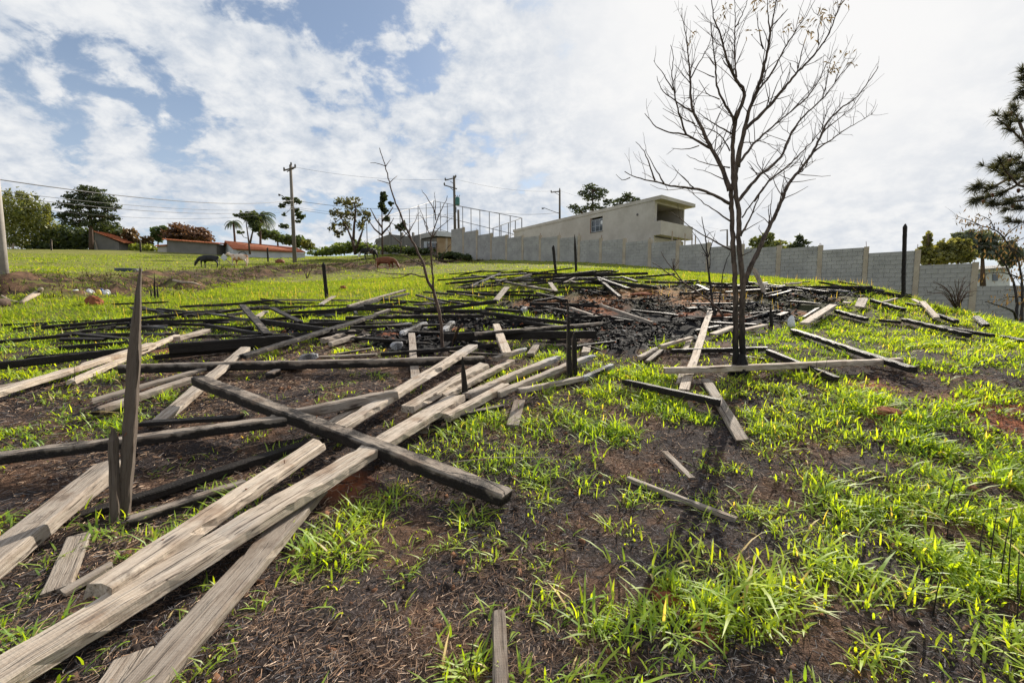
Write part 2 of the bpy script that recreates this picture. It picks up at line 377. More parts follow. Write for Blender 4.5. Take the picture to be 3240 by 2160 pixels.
RED = [(hit(x, y)[:2], r) for x, y, r in ((2195, 945, 1.1), (2080, 922, .9), (2290, 930, 1.0), (1900, 950, .8), (2020, 932, .8), (1700, 962, .6), (1875, 975, .8), (2330, 1000, .35), (2540, 997, .3), (2280, 1001, .35), (1430, 1045, .25), (1235, 1072, .22), (1760, 945, .4), (2170, 995, .3), (2640, 950, .3), (2810, 1320, .28), (3150, 1280, .45), (3230, 1340, .5), (2110, 1900, .10), (2230, 2000, .08), (1090, 1530, .22), (560, 1110, .3), (2750, 1215, .3))]
def red_mask(x, y):
    v = np.zeros(x.shape)
    for (p, r) in RED: v = np.maximum(v, np.clip(1.3 - np.hypot(x - p[0], y - p[1]) / r, 0, 1))
    return v
def turf_mask(x, y):
    r = np.hypot(x, y); return np.clip((r - 11) / 9, 0, 1) * .9
NA, NR = 620, 300
rr = np.concatenate([[0.0], np.geomspace(.35, 420, NR)])
aa = np.linspace(0, 2 * math.pi, NA, endpoint=False)
gx = (rr[1:, None] * np.sin(aa)[None]).ravel(); gy = (rr[1:, None] * np.cos(aa)[None]).ravel()
gx = np.append(gx, 0); gy = np.append(gy, 0); gzv = gz(gx, gy)
bm_ = bed_mask(gx, gy)
gzv = gzv + bm_ * (fbm(gx, gy, 2.2, 61, 3) - .35) * .18
i, j = np.meshgrid(np.arange(NR - 1), np.arange(NA), indexing='ij'); a_ = (i * NA + j).ravel(); b_ = (i * NA + (j + 1) % NA).ravel()
quads = np.stack([a_, a_ + NA, b_ + NA, b_], 1)
jj = np.arange(NA); tris = np.stack([np.full(NA, NR * NA), jj, (jj + 1) % NA], 1)
zone = np.stack([bm_.astype(float), turf_mask(gx, gy) * (1 - bank_mask(gx, gy)), red_mask(gx, gy)], 1)
me = npmesh('ground', np.stack([gx, gy, gzv], 1), tris, M['soil'], quads, {'bank': bank_mask(gx, gy)}, {'zone': zone})
me.polygons.foreach_set('use_smooth', [True] * len(me.polygons))
tag(link('ground', me), kind='structure', label='sloping field of burnt brown soil with charcoal bed and turf')

# ------------------------------------------------------------------ concrete block wall, stepping down the slope
def wp(k): return np.array([-.5 + 1.38 * k, 40 - 1.33 * k])
WDIR = Vector((1.38, -1.33, 0)).normalized(); WN = Vector((-WDIR.y * -1, 0, 0)); WN = Vector((WDIR.y, -WDIR.x, 0)).normalized()   # towards the camera
if WN.y > 0: WN = -WN
WLEN = math.hypot(1.38, 1.33)
# photograph height (3240 scale) of each bay's top edge at its right-hand pillar
tops = {-3: 720, -2: 728, -1: 738, 0: 744, 1: 746.5, 2: 745, 3: 746, 4: 747, 5: 755, 6: 755, 7: 759, 8: 760.5, 9: 769, 10: 774, 11: 779, 12: 778, 13: 782, 14: 792, 15: 832, 16: 902, 17: 930, 18: 950, 19: 965}
wall = empty('block_wall', (*wp(14), g1(*wp(14))))
tag(wall, 'long grey concrete block wall with tan pillars stepping down the slope', 'wall')
blocks = []; core = MB()
def walltop(k):
    X, D = wp(k); px_ = CX + F_PX * X / D
    return at(px_, tops[k], D)[2]
mb_cap = None
for k in range(-3, 20):
    A = Vector((*wp(k - 1), 0)); B = Vector((*wp(k), 0)); zt = walltop(k)
    zb = min(g1(A.x, A.y), g1(B.x, B.y)) - .35
    Mx = Matrix((( WDIR.x, -WN.x, 0, A.x), (WDIR.y, -WN.y, 0, A.y), (0, 0, 1, 0), (0, 0, 0, 1)))   # local y goes away from camera
    L = WLEN; nrow = max(3, int((zt - zb) / .2) + 1)
    core.box(.1, L - .1, .022, .12, zt - nrow * .2, zt - .012, Mx)
    # pillar at the right-hand end of this bay
    ztn = walltop(k + 1) if k < 19 else zt
    pm = MB(); w_ = .105 + random.uniform(-.01, .015); pt = max(zt, ztn) + random.uniform(.02, .06)
    pm.box(L - w_, L + w_, -.025, .15, zb - .3, pt, Mx)
    pm.build('pillar', M['pillar_concrete'], wall)
    rb = MB()
    for q in range(2):
        if random.random() < .6:
            p = Mx @ Vector((L + random.uniform(-.06, .06), .05, pt)); rb.tube([p, p + Vector((random.uniform(-.03, .03), 0, random.uniform(.1, .28)))], .012, 4)
    if rb.v: rb.build('rebar', M['rust'], wall)
    bl_ = .42
    for r_ in range(nrow):
        x = .105 - (bl_ / 2 if r_ % 2 else 0)
        while x < L - .11:
            x0 = max(x + .006, .107); x1 = min(x + bl_ - .006, L - .107)
            if x1 - x0 > .05: blocks.append((k, Mx, x0, x1, zt - (r_ + 1) * .2 + .006, zt - r_ * .2 - .006))
            x += bl_
core.build('mortar_core', M['mortar'], wall)
vis = [b for b in blocks if b[0] >= 9 and b[0] <= 16]
def bvis(b):
    p = b[1] @ Vector(((b[2] + b[3]) / 2, 0, (b[4] + b[5]) / 2)); return (p.z + .05 > g1(p.x, p.y)), p.y
sc_ = sorted([(not bvis(b)[0], bvis(b)[1], n_) for n_, b in enumerate(blocks)])
near = set(n_ for _, _, n_ in sc_[:300]); rest = MB(); bcache = {}
for n_, (k, Mx, x0, x1, z0, z1) in enumerate(blocks):
    y0 = random.uniform(-.008, .008)
    if n_ in near:
        key = round(x1 - x0, 2)
        if key not in bcache:
            q = MB(); hl = key / 2; q.box(-hl, hl, 0, .05, -.094, .094); me = bpy.data.meshes.new('block')
            me.from_pydata(q.v, [], q.f); me.materials.append(M['block']); bcache[key] = me
        o = link('block', bcache[key], wall)
        T = Mx @ Matrix.Translation(((x0 + x1) / 2, y0, (z0 + z1) / 2)); o.matrix_local = Matrix.Translation(-wall.location) @ T
    else: rest.box(x0, x1, y0, .05, z0, z1, Mx)
o = rest.build('block_courses', M['block'], wall); o['kind'] = 'stuff'

# ------------------------------------------------------------------ unfinished two-storey house behind the wall
HD = 35.; HC = at(1516 * V, 700, HD); ax = Vector((-.547, .837, 0)).normalized(); bx_ = Vector((.76, .65, 0)).normalized()
hx = float(HC[0]); ztop = float(at(2088, 617.7, HD)[2]); cz = lambda yy, D=35.4: float(at(2070, yy, D)[2])
house = empty('house', (hx, HD, g1(hx, HD))); tag(house, 'unfinished beige rendered house with flat slab roof and open balcony', 'house')
HM = Matrix(((ax.x, bx_.x, 0, hx), (ax.y, bx_.y, 0, HD), (0, 0, 1, 0), (0, 0, 0, 1)))      # local x: back along the flank, local y: along the front
z0 = 2.0; zs = ztop - .27; F0 = .55
zo1, zo0, zp, zpb = cz(641), cz(706), cz(701), cz(745)
def hb(name, mat, boxes, parent=house):
    q = MB()
    for b in boxes: q.box(*b, HM)
    return q.build(name, M[mat], parent)
wz0, wz1 = 7.60, 8.85; wx0, wx1 = 6.1, 7.55
hb('flank_wall', 'render', [(F0, wx0, 0, .2, z0, zs), (wx1, 20, 0, .2, z0, zs), (wx0, wx1, 0, .2, z0, wz0), (wx0, wx1, 0, .2, wz1, zs)])
hb('front_wall', 'render', [(F0, F0 + .2, .2, 4.42, zo1, zs), (F0, F0 + .2, .202, 4.42, z0, zpb - .1), (F0, F0 + .2, .2, .35, zpb, zo1), (F0, F0 + .2, 4.27, 4.42, zpb, zo1)])
hb('rear_wall', 'render', [(19.8, 20, .2, 4.42, z0, zs), (F0 + .2, 19.8, 4.22, 4.42, z0, zs)])
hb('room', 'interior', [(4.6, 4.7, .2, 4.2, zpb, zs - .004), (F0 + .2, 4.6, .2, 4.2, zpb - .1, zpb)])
hb('roof_slab', 'render', [(-.12, 20.15, -.05, 5.02, zs, ztop)])
hb('balcony', 'render', [(-.10, .03, -.02, 4.75, zpb + .12, zp), (.03, F0 - .003, -.02, .1, zpb + .12, zp), (.03, F0 - .003, 4.63, 4.75, zpb + .12, zp), (-.13, F0 - .004, -.05, 4.8, zpb, zpb + .12)])
cp_ = MB(); cp_.box(6.6, 8.6, .02, 3, ztop, ztop + .12, HM); 
wf = hb('window', 'white_frame', [(wx0, wx1, .10, .14, wz0, wz0 + .06), (wx0, wx1, .10, .14, wz1 - .22, wz1 - .16), (wx0, wx0 + .05, .10, .14, wz0 + .06, wz1 - .22), (wx1 - .05, wx1, .10, .14, wz0 + .06, wz1 - .22), (6.56, 6.6, .10, .14, wz0 + .06, wz1 - .22), (7.04, 7.08, .10, .14, wz0 + .06, wz1 - .22), (wx0 + .05, wx1 - .05, .105, .135, 8.1, 8.13)])
wf.parent = house
for n_, mat, b in (('pane', 'glass', (wx0 + .05, wx1 - .05, .118, .122, wz0 + .06, wz1 - .22)), ('reveal', 'rust', (wx1 + .003, wx1 + .06, -.03, .2, wz0 - .05, wz1 + .02)), ('sill', 'render_dark', (wx0 - .08, wx1 + .003, -.05, .15, wz0 - .05, wz0 - .003)), ('paper_notice', 'plastic_white', (6.18, 6.42, .095, .099, 8.2, 8.5))):
    q = MB(); q.box(*b, HM); c = q.build(n_, M[mat], house)
    if n_ != 'reveal': c.parent = wf; c.matrix_parent_inverse = Matrix()
for yy in (1.0, 2.9, 4.0, 4.55):
    q = MB(); q.tube([HM @ Vector((-.5, yy, z0)), HM @ Vector((-.5, yy, zpb + .3))], .05, 6); q.build('prop', M['dry_wood'], house)
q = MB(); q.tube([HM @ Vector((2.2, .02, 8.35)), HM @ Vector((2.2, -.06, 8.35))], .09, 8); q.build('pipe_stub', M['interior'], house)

# ------------------------------------------------------------------ low buildings along the top of the pasture
def prism(mb, pts, D0, D1):                     # a wall outline seen at distance D0, extruded straight back to D1
    a = [at(x, y, D0) for x, y in pts]; d = np.array([0, D1 - D0, 0]); n = len(a)
    mb.add(a + [p + d for p in a], [tuple(range(n - 1, -1, -1)), tuple(range(n, 2 * n))] + [(i, (i + 1) % n, n + (i + 1) % n, n + i) for i in range(n)])
    return mb
def roof_tiles(mb, A, B, C_, D_, n, m, th=.07):  # rows of raised tile ribs on the quad A-B (ridge) to C_-D_ (eave)
    A, B, C_, D_ = map(Vector, (A, B, C_, D_)); nn = (B - A).cross(C_ - A).normalized(); nn = nn if nn.z > 0 else -nn
    mb.add([A, B, D_, C_, A - nn * th, B - nn * th, D_ - nn * th, C_ - nn * th], [(0, 1, 2, 3), (7, 6, 5, 4), (0, 4, 5, 1), (1, 5, 6, 2), (2, 6, 7, 3), (3, 7, 4, 0)])
    for i in range(n):
        u = (i + .5) / n; mb.tube([A.lerp(B, u) + nn * .02, C_.lerp(D_, u) + nn * .02], .07, 5)
s1 = empty('shed', at(335, 795, 60)); tag(s1, 'small grey shed with a single sloping roof beside the big pine', 'shed')
prism(MB(), [(299, 735), (376, 767), (377, 805), (299, 805)], 60, 64).build('wall', M['render_dark'], s1)
q = MB(); roof_tiles(q, at(295, 731, 59.7), at(295, 731, 59.7) + np.array([0, 4.6, 0]), at(390, 766, 59.7), at(390, 766, 59.7) + np.array([0, 4.6, 0]), 12, 1); q.build('roof', M['roof_tile'], s1)
q = MB(); q.tube([at(300, 760, 59.8), at(311, 800, 59.8)], .07, 5); q.build('prop', M['dry_wood'], s1)
s2 = empty('shed', at(606, 800, 58)); tag(s2, 'long low grey shed with thin tiled roof under the brown tree', 'shed')
prism(MB(), [(528, 758), (685, 771), (686, 815), (528, 815)], 58, 62).build('wall', M['render_dark'], s2)
prism(MB(), [(499, 776), (527.5, 773), (527.5, 815), (499, 815)], 58.1, 61).build('annex', M['render'], s2)
q = MB(); roof_tiles(q, at(512, 756, 57.6) + np.array([0, 4.9, .35]), at(694, 769, 57.6) + np.array([0, 4.9, .35]), at(512, 756.5, 57.6), at(694, 770.5, 57.6), 40, 1); q.build('roof', M['roof_tile'], s2)
q = MB(); roof_tiles(q, at(497, 772, 57.8) + np.array([0, 3, .3]), at(528, 769, 57.8) + np.array([0, 3, .3]), at(490, 778, 57.8), at(526, 776, 57.8), 8, 1); q.build('annex_roof', M['roof_tile'], s2)
s3 = empty('red_roofed_house', at(800, 800, 55)); tag(s3, 'low white house with long red tiled roof behind the cows', 'house')
e0, e1 = at(738, 788, 55), at(966, 798, 52); r0, r1 = at(711, 763, 58.5), at(938, 785, 56.5)
q = MB(); roof_tiles(q, r0, r1, e0, e1, 70, 1); q.build('roof', M['roof_tile'], s3)
q = MB(); b0 = at(698, 800, 62); roof_tiles(q, r0, r1, b0 + np.array([0, 0, -.1]), b0 + (np.array(r1) - r0) + np.array([0, 0, -.1]), 30, 1); q.build('rear_roof', M['roof_tile'], s3)
w0, w1 = np.array(e0) + [.25, .35, -.06], np.array(e1) + [-.2, .35, -.06]; wb = np.array(b0) + [.3, -.2, -.25]; dn = np.array([0, 0, -2.2])
q = MB(); q.add([w0, w1, w1 + dn, w0 + dn], [(0, 1, 2, 3)]); q.add([w0, np.array(r0) + [.35, 0, -.12], wb, wb + dn, w0 + dn], [(0, 1, 2, 3, 4)]); q.build('wall', M['whitewash'], s3)
q = MB(); q.tube([at(767, 806, 54.3) + np.array([math.cos(a) * .45, 0, math.sin(a) * .35]) for a in np.linspace(0, math.pi, 8)], .06, 5); q.build('arch', M['interior'], s3)

s4 = empty('workshop', at(1400, 800, 50)); tag(s4, 'low ochre block building with pale fascia left of the transformer pole', 'building')
prism(MB(), [(1382, 752), (1451, 754), (1451, 815), (1382, 815)], 50, 56).build('wall', M['render_ochre'], s4)
prism(MB(), [(1330, 757), (1381.5, 752), (1381.5, 815), (1330, 815)], 50.05, 56).build('side_wall', M['render_dark'], s4)
prism(MB(), [(1330, 741), (1381, 729), (1381, 746), (1330, 755)], 49.7, 56.2).build('side_fascia', M['block'], s4)
prism(MB(), [(1381.5, 729), (1452, 739), (1452, 751), (1381.5, 746)], 49.7, 56.2).build('fascia', M['whitewash'], s4)
for x0, x1, y0, y1 in ((1341, 1351, 764, 784), (1353, 1382, 765, 769), (1353, 1380, 769, 783)):
    prism(MB(), [(x0, y0), (x1, y0), (x1, y1), (x0, y1)], 49.8, 50.0).build('window_panel', M['white_frame' if y1 - y0 != 14 else 'glass'], s4)
for xx in (1410, 1440): prism(MB(), [(xx, 753), (xx + 6, 753), (xx + 6, 815), (xx, 815)], 49.9, 49.99).build('pilaster', M['pillar_concrete'], s4)
s5 = empty('boundary_wall', at(1260, 800, 54)); tag(s5, 'dark old masonry wall behind the slim tree', 'wall')
prism(MB(), [(1188, 757), (1232, 741), (1300, 748), (1329, 741), (1329, 815), (1188, 815)], 54, 54.3).build('wall', M['render_dark'], s5)
for xx in (1230, 1268, 1303): prism(MB(), [(xx, 735), (xx + 6, 735), (xx + 6, 815), (xx, 815)], 53.9, 54.4).build('pilaster', M['render_dark'], s5)
s6 = empty('pale_house', at(3120, 880, 38)); tag(s6, 'pale bluish house wall glimpsed behind the right-hand trees', 'house')
prism(MB(), [(3050, 858), (3195, 848), (3195, 960), (3050, 960)], 38, 44).build('wall', M['whitewash'], s6)
for xx in (3090, 3142): prism(MB(), [(xx, 868), (xx + 16, 867), (xx + 16, 888), (xx, 889)], 37.95, 38.02).build('window', M['glass'], s6)
q = MB(); roof_tiles(q, at(3045, 850, 40.5), at(3200, 838, 40.5), at(3045, 858, 37.6), at(3200, 847, 37.6), 24, 1); q.build('roof', M['block'], s6)

# open steel frame of a ball court on the rise
ct = empty('court_frame', at(1380, 760, 75)); tag(ct, 'tall open steel mesh frame of a ball court on the rise', 'frame')
L_ = [at(1160, 705, 62), at(1372, 636, 82)]; R_ = [at(1372, 636, 82), at(1651, 690, 60)]
def court(A, B, n, h):
    A, B = np.array(A), np.array(B)
    for i in range(n + 1):
        p = A + (B - A) * i / n; q = MB(); q.tube([p, p - [0, 0, h]], .06, 5); q.build('post', M['metal'], ct)
    for f in (0, .33, .66):
        q = MB(); q.tube([A - [0, 0, h * f], B - [0, 0, h * f]], .045, 5); q.build('rail', M['metal'], ct)
court(*L_, 7, 7.); court(*R_, 10, 7.); court(at(1651, 690, 60), at(1560, 722, 52), 4, 5.)

# ------------------------------------------------------------------ utility poles and lines
def pole(name, label, base, top, D, r0, r1, mat, cat='utility pole'):
    b, tp = at(*base, D), at(*top, D); o = empty(name, b); tag(o, label, cat, None)
    q = MB(); lo = Vector(b) - (Vector(tp) - Vector(b)).normalized() * .6
    q.tube([lo, Vector(b).lerp(Vector(tp), .5), tp], [r0, (r0 + r1) / 2, r1], 10); q.build('pole', M[mat], o, smooth=True); return o
def arm(o, D, a, b, r=.05, name='crossarm', mat='dark_pole'):
    q = MB(); q.tube([at(*a, D - .12), at(*b, D - .12)], r, 5); q.build(name, M[mat], o)
def insul(o, D, pts):
    for p in pts:
        P = Vector(at(*p, D - .12)); q = MB(); q.tube([P, P + Vector((0, 0, .1)), P + Vector((0, 0, .24))], [.07, .09, .05], 7); q.build('insulator', M['transformer_paint' if 0 else 'interior'], o)
p1 = pole('utility_pole', 'tall tapered concrete pole standing beside the grazing cows', (933, 832), (919, 522), 43, .19, .115, 'aged_pole')
arm(p1, 43, (897, 540), (936, 529), .07); arm(p1, 43.3, (908, 543), (930, 533), .05); insul(p1, 43, [(899, 538), (934, 528), (921, 522)])
q = MB(); q.tube([at(921, 645, 43), at(905, 630, 42.8), at(893, 619, 42.6), at(883, 617, 42.5)], .04, 5); q.build('lamp_arm', M['metal'], p1)
q = MB(); q.tube([at(888, 617, 42.5), at(882, 617, 42.5)], [.06, .11], 6); q.build('lamp_head', M['metal'], p1)
p2 = pole('utility_pole', 'dark utility pole carrying a green transformer at the wall end', (1441, 802), (1436.5, 557), 50, .17, .12, 'dark_pole')
arm(p2, 50, (1408, 571), (1442, 562), .06); arm(p2, 50, (1405, 586), (1446, 598), .06); arm(p2, 50, (1425, 574), (1437, 583), .03, 'brace'); arm(p2, 50, (1425, 594), (1437, 605), .03, 'brace'); insul(p2, 50, [(1409, 570), (1442, 561), (1406, 585)])
q = MB(); c_ = Vector(at(1448, 648, 49.7)); q.tube([c_ + Vector((0, 0, -.05)), c_ + Vector((0, 0, 0)), c_ + Vector((0, 0, .72)), c_ + Vector((0, 0, .8))], [.18, .24, .24, .16], 12); tr_ = q.build('transformer', M['transformer_paint'], p2)
for dx in (-.12, 0, .13):
    q = MB(); q.tube([c_ + Vector((dx, 0, .78)), c_ + Vector((dx * 1.8, 0, 1.0))], .03, 5); bb = q.build('bushing', M['rust'], p2)
q = MB(); q.tube([at(1441, 655, 49.7), at(1441, 672, 49.7)], .12, 7); q.build('fuse_box', M['interior'], p2)
p3 = pole('utility_pole', 'distant utility pole with one-sided arm behind the beige house', (1771, 740), (1771, 601), 62, .15, .12, 'dark_pole')
arm(p3, 62, (1743, 609), (1773, 606), .07); arm(p3, 62, (1755, 609), (1770, 618), .03, 'brace'); insul(p3, 62, [(1744, 608), (1771, 601)])
q = MB(); q.tube([at(1771, 676, 62), at(1745, 667, 61.5), at(1722, 658, 61), at(1716, 659, 61)], .04, 5); q.build('lamp_arm', M['metal'], p3)
q = MB(); q.tube([at(1722, 659, 61), at(1714, 660, 61)], [.06, .11], 6); q.build('lamp_head', M['metal'], p3)
p4 = pole('utility_pole', 'small far pole with crossarm seen left of the burnt tree trunk', (2301, 790), (2301, 726), 80, .14, .12, 'dark_pole'); arm(p4, 80, (2278, 730), (2303, 727), .07)
p5 = pole('concrete_pole', 'pale leaning concrete pole at the left edge of the field', (8, 866), (-22, 500), 15.8, .17, .11, 'concrete_pole')
p6 = pole('concrete_post', 'short dark concrete post right beside the transformer pole', (1453, 800), (1450, 664), 46, .12, .11, 'dark_pole', 'post')
def wire(label, pts, r=.016, sag=.4, group=None):
    q = MB()
    for (a, b) in zip(pts[:-1], pts[1:]):
        A, B = Vector(at(*a)), Vector(at(*b)); q.tube([A.lerp(B, u) - Vector((0, 0, sag * 4 * u * (1 - u))) for u in np.linspace(0, 1, 14)], r, 4, False)
    o = q.build('power_line', M['wire'], None, Vector(at(*pts[0]))); tag(o, label, 'power line', group or 'overhead power lines')
wire('highest thin wire strung between the pole tops', [(921, 527, 43), (1437, 566, 50), (1771, 604, 62), (2300, 729, 80)], .010, .5)
wire('thick lower cable hanging from the left pole past the transformer', [(-60, 560, 16), (929, 634, 43), (1440, 651, 50), (1771, 672, 62)], .018, .55)
wire('thin wire just below the thick cable over the pasture', [(-60, 598, 17), (929, 655, 43), (1440, 676, 50)], .010, .5)
wire('lower thin wire crossing behind the big pine', [(-60, 612, 18), (929, 660, 43), (1440, 682, 50)], .012, .6)
wire('lowest faint wire over the sheds', [(-60, 640, 22), (930, 664, 43.2)], .008, .8)

# ------------------------------------------------------------------ background trees
def leaves(blobs, D, n, ls, seed, flat=.9, depth=1., thin=.0, col=((.05, .075, .02), (.10, .13, .035)), elong=1.):
    r = np.random.default_rng(seed); P = []; Rr = []
    for b in blobs:
        cx, cy, rx, ry = b[:4]; c = np.array(at(cx, cy, D)); s = D / F_PX
        k = int(n * (rx * ry) / sum(q[2] * q[3] for q in blobs)) + 3
        # leaves sit in small sprays rather than evenly
        nsp = max(3, k // 9); v = r.normal(size=(nsp, 3)); v /= np.linalg.norm(v, axis=1)[:, None]; rad = r.random(nsp) ** .45
        sp = v * rad[:, None]; idx = r.integers(0, nsp, k); q_ = sp[idx] + r.normal(size=(k, 3)) * .13
        P.append(c + q_ * np.array([rx * s, rx * s * depth, ry * s])); Rr.append(r.random(nsp)[idx])
    P = np.concatenate(P); Rr = np.concatenate(Rr); k = len(P)
    d1 = r.normal(size=(k, 3)); d1 /= np.linalg.norm(d1, axis=1)[:, None]; d2 = np.cross(d1, r.normal(size=(k, 3))); d2 /= np.linalg.norm(d2, axis=1)[:, None]
    l = (ls * (.6 + .8 * r.random(k)))[:, None]; w = l * .5 / elong
    Vv = np.stack([P - d1 * l * .5, P + d2 * w, P + d1 * l * .5, P - d2 * w], 1).reshape(-1, 3)
    q = np.arange(k)[:, None] * 4 + np.array([0, 1, 2, 3])
    a, b = np.array(col[0]), np.array(col[1]); mixv = np.clip(Rr * .75 + r.random(k) * .35, 0, 1)[:, None]
    return Vv, q, np.repeat(a + (b - a) * mixv, 4, 0)
def tree(name, label, cat, base, D, stems, blobs, n=1500, ls=.3, col=((.045, .065, .02), (.10, .125, .035)), r0=.18, seed=1, group=None, wood='bark', depth=1., elong=1., limbs=True, part='crown'):
    b = at(*base, D); o = empty(name, b); tag(o, label, cat, group)
    rnd = random.Random(seed); q = MB(); tips = []
    for st in stems:
        pts = [Vector(at(x, y, D + rnd.uniform(-.3, .3) * (i > 0))) for i, (x, y) in enumerate(st)]
        q.tube(pts, list(np.linspace(r0, r0 * .35, len(pts))), 7); tips += pts[len(pts) // 2:]
    if limbs and tips:
        for (cx, cy, rx, ry) in [bb[:4] for bb in blobs]:
            c = Vector(at(cx, cy, D)); near_ = min(tips, key=lambda p: (p - c).length)
            mid = near_.lerp(c, .5) + Vector((rnd.uniform(-.3, .3), rnd.uniform(-.6, .6), -.15)); q.tube([near_, mid, c], [r0 * .35, r0 * .25, r0 * .1], 5)
            for _ in range(3):
                e = c + Vector((rnd.uniform(-1, 1) * rx, rnd.uniform(-1, 1) * rx, rnd.uniform(-.6, 1) * ry)) * (D / F_PX); q.tube([mid, mid.lerp(e, .5) + Vector((0, 0, .1)), e], [r0 * .2, r0 * .13, r0 * .05], 4)
    if q.v: q.build('trunk', M[wood], o, smooth=True)
    if blobs:
        vv, qq, cc = leaves(blobs, D, n, ls, seed + 50, depth=depth, col=col, elong=elong)
        me = npmesh(part, vv - np.array(b), np.zeros((0, 3), int), M['foliage'], qq, None, {'tint': cc}); link(part, me, o)
    return o
PINE = ((.022, .034, .018), (.05, .065, .028)); DK = ((.022, .036, .014), (.065, .085, .025)); OLV = ((.06, .07, .02), (.16, .165, .045))
tree('bamboo_clump', 'tall feathery bamboo clump at the left edge behind the pole', 'bamboo', (90, 800), 62, [[(20, 800), (24, 640)], [(70, 800), (74, 640)], [(110, 800), (112, 650)], [(150, 800), (158, 680)]],
     [(20, 690, 38, 75), (62, 695, 45, 85), (105, 700, 45, 80), (145, 720, 35, 65), (28, 625, 9, 32), (68, 632, 12, 36), (112, 645, 11, 30), (150, 668, 9, 30), (90, 640, 8, 30), (175, 745, 25, 40), (60, 770, 70, 35)], 9000, .42, ((.05, .075, .018), (.20, .20, .05)), .06, 11, elong=2.6, limbs=False)
tree('bushy_tree', 'dark bushy tree mass around the foot of the big pine', 'tree', (230, 800), 63, [[(200, 800), (195, 740)], [(340, 800), (338, 740)]], [(195, 760, 50, 42), (240, 760, 50, 42), (340, 728, 50, 30), (380, 765, 30, 28), (300, 765, 30, 40), (150, 785, 45, 22)], 5500, .36, DK, .2, 12)
tree('pine_tree', 'big dark pine with layered boughs standing behind the small shed', 'tree', (289, 800), 58, [[(290, 800), (288, 735), (286, 680), (287, 610)]],
     [(285, 605, 40, 14), (250, 625, 40, 14), (325, 628, 38, 15), (220, 650, 36, 13), (290, 645, 45, 16), (350, 655, 28, 13), (205, 682, 32, 13), (255, 680, 40, 14), (315, 680, 40, 14), (358, 690, 22, 10), (300, 705, 40, 12), (230, 705, 35, 10)], 6500, .34, PINE, .28, 13, depth=.9, elong=2.2)
tree('rust_bush', 'orange brown bush beside the small shed', 'bush', (425, 795), 62, [[(425, 795), (425, 760)]], [(412, 745, 22, 22), (430, 766, 20, 22), (465, 760, 22, 12)], 1300, .3, ((.06, .04, .02), (.15, .095, .04)), .08, 14)
tree('hedge', 'bright green clipped hedge left of the long grey shed', 'hedge', (455, 796), 60, [[(455, 796), (455, 785)]], [(440, 785, 24, 13), (475, 785, 22, 12)], 1200, .26, ((.12, .15, .02), (.24, .27, .04)), .06, 15)
tree('round_tree', 'small green tree left of the brown-leaved tree', 'tree', (500, 795), 67, [[(500, 795), (500, 745)]], [(508, 733, 26, 13), (498, 748, 16, 16), (520, 725, 18, 8)], 1300, .32, ((.03, .06, .02), (.09, .13, .04)), .14, 16)
tree('brown_tree', 'broad rusty brown leaved tree behind the long shed', 'tree', (590, 795), 66, [[(595, 795), (593, 745)]], [(590, 728, 48, 18), (556, 745, 38, 18), (630, 745, 42, 18), (600, 750, 60, 16), (655, 762, 20, 9)], 4200, .32, ((.045, .024, .016), (.13, .066, .042)), .25, 17)
tree('slender_tree', 'slender forked tree in front of the red roof', 'tree', (790, 803), 52, [[(791, 804), (786, 755), (778, 700)], [(791, 770), (799, 735), (803, 700)]], [(768, 682, 20, 10), (795, 686, 26, 16), (805, 708, 18, 14), (760, 735, 10, 6), (812, 725, 12, 8)], 1500, .27, DK, .12, 18)
tree('bushy_tree', 'rounded green tree between the palms and the tall pole', 'tree', (900, 790), 64, [[(880, 790), (878, 750)]], [(862, 745, 26, 16), (895, 755, 30, 14), (945, 765, 26, 18), (920, 762, 25, 14), (835, 740, 20, 16)], 2600, .3, ((.03, .055, .018), (.09, .12, .035)), .16, 19)
tree('leafy_tree', 'open dark-leaved tree half hidden by the tall concrete pole', 'tree', (930, 800), 49, [[(931, 800), (928, 720), (924, 650)]], [(912, 634, 16, 9), (938, 636, 14, 9), (893, 650, 11, 6), (900, 680, 9, 4), (948, 682, 14, 11), (898, 716, 16, 6), (936, 665, 9, 8), (942, 700, 8, 5)], 1300, .22, DK, .07, 20)
tree('shrub', 'small pale shrub at the right end of the red roof', 'shrub', (975, 800), 56, [[(975, 800), (973, 775)]], [(972, 772, 18, 16), (985, 785, 12, 10)], 500, .26, OLV, .05, 21)
tree('open_tree', 'spreading thin-crowned tree on the grassy rise', 'tree', (1124, 806), 46, [[(1124, 806), (1116, 765), (1100, 725), (1080, 690)], [(1118, 770), (1120, 720), (1126, 660), (1120, 640)], [(1126, 790), (1142, 745), (1155, 700)]],
     [(1085, 640, 26, 17), (1122, 640, 24, 16), (1060, 675, 20, 20), (1105, 675, 30, 22), (1148, 672, 20, 18), (1052, 718, 14, 20), (1092, 715, 24, 18), (1140, 715, 20, 22), (1165, 690, 9, 18), (1065, 740, 18, 14)], 2300, .17, ((.04, .045, .018), (.12, .115, .045)), .15, 22)
tree('slim_tree', 'slim dark tree with bare lower twigs beside the open tree', 'tree', (1210, 806), 44, [[(1210, 806), (1209, 720), (1208, 625)], [(1209, 720), (1190, 695), (1172, 660)], [(1209, 700), (1228, 680), (1244, 655)], [(1209, 745), (1185, 725), (1168, 700)], [(1209, 740), (1232, 715), (1246, 690)]], [(1213, 622, 11, 14), (1208, 650, 10, 14), (1236, 645, 8, 6), (1215, 668, 10, 10), (1224, 692, 10, 8)], 1300, .2, PINE, .10, 23, limbs=False)
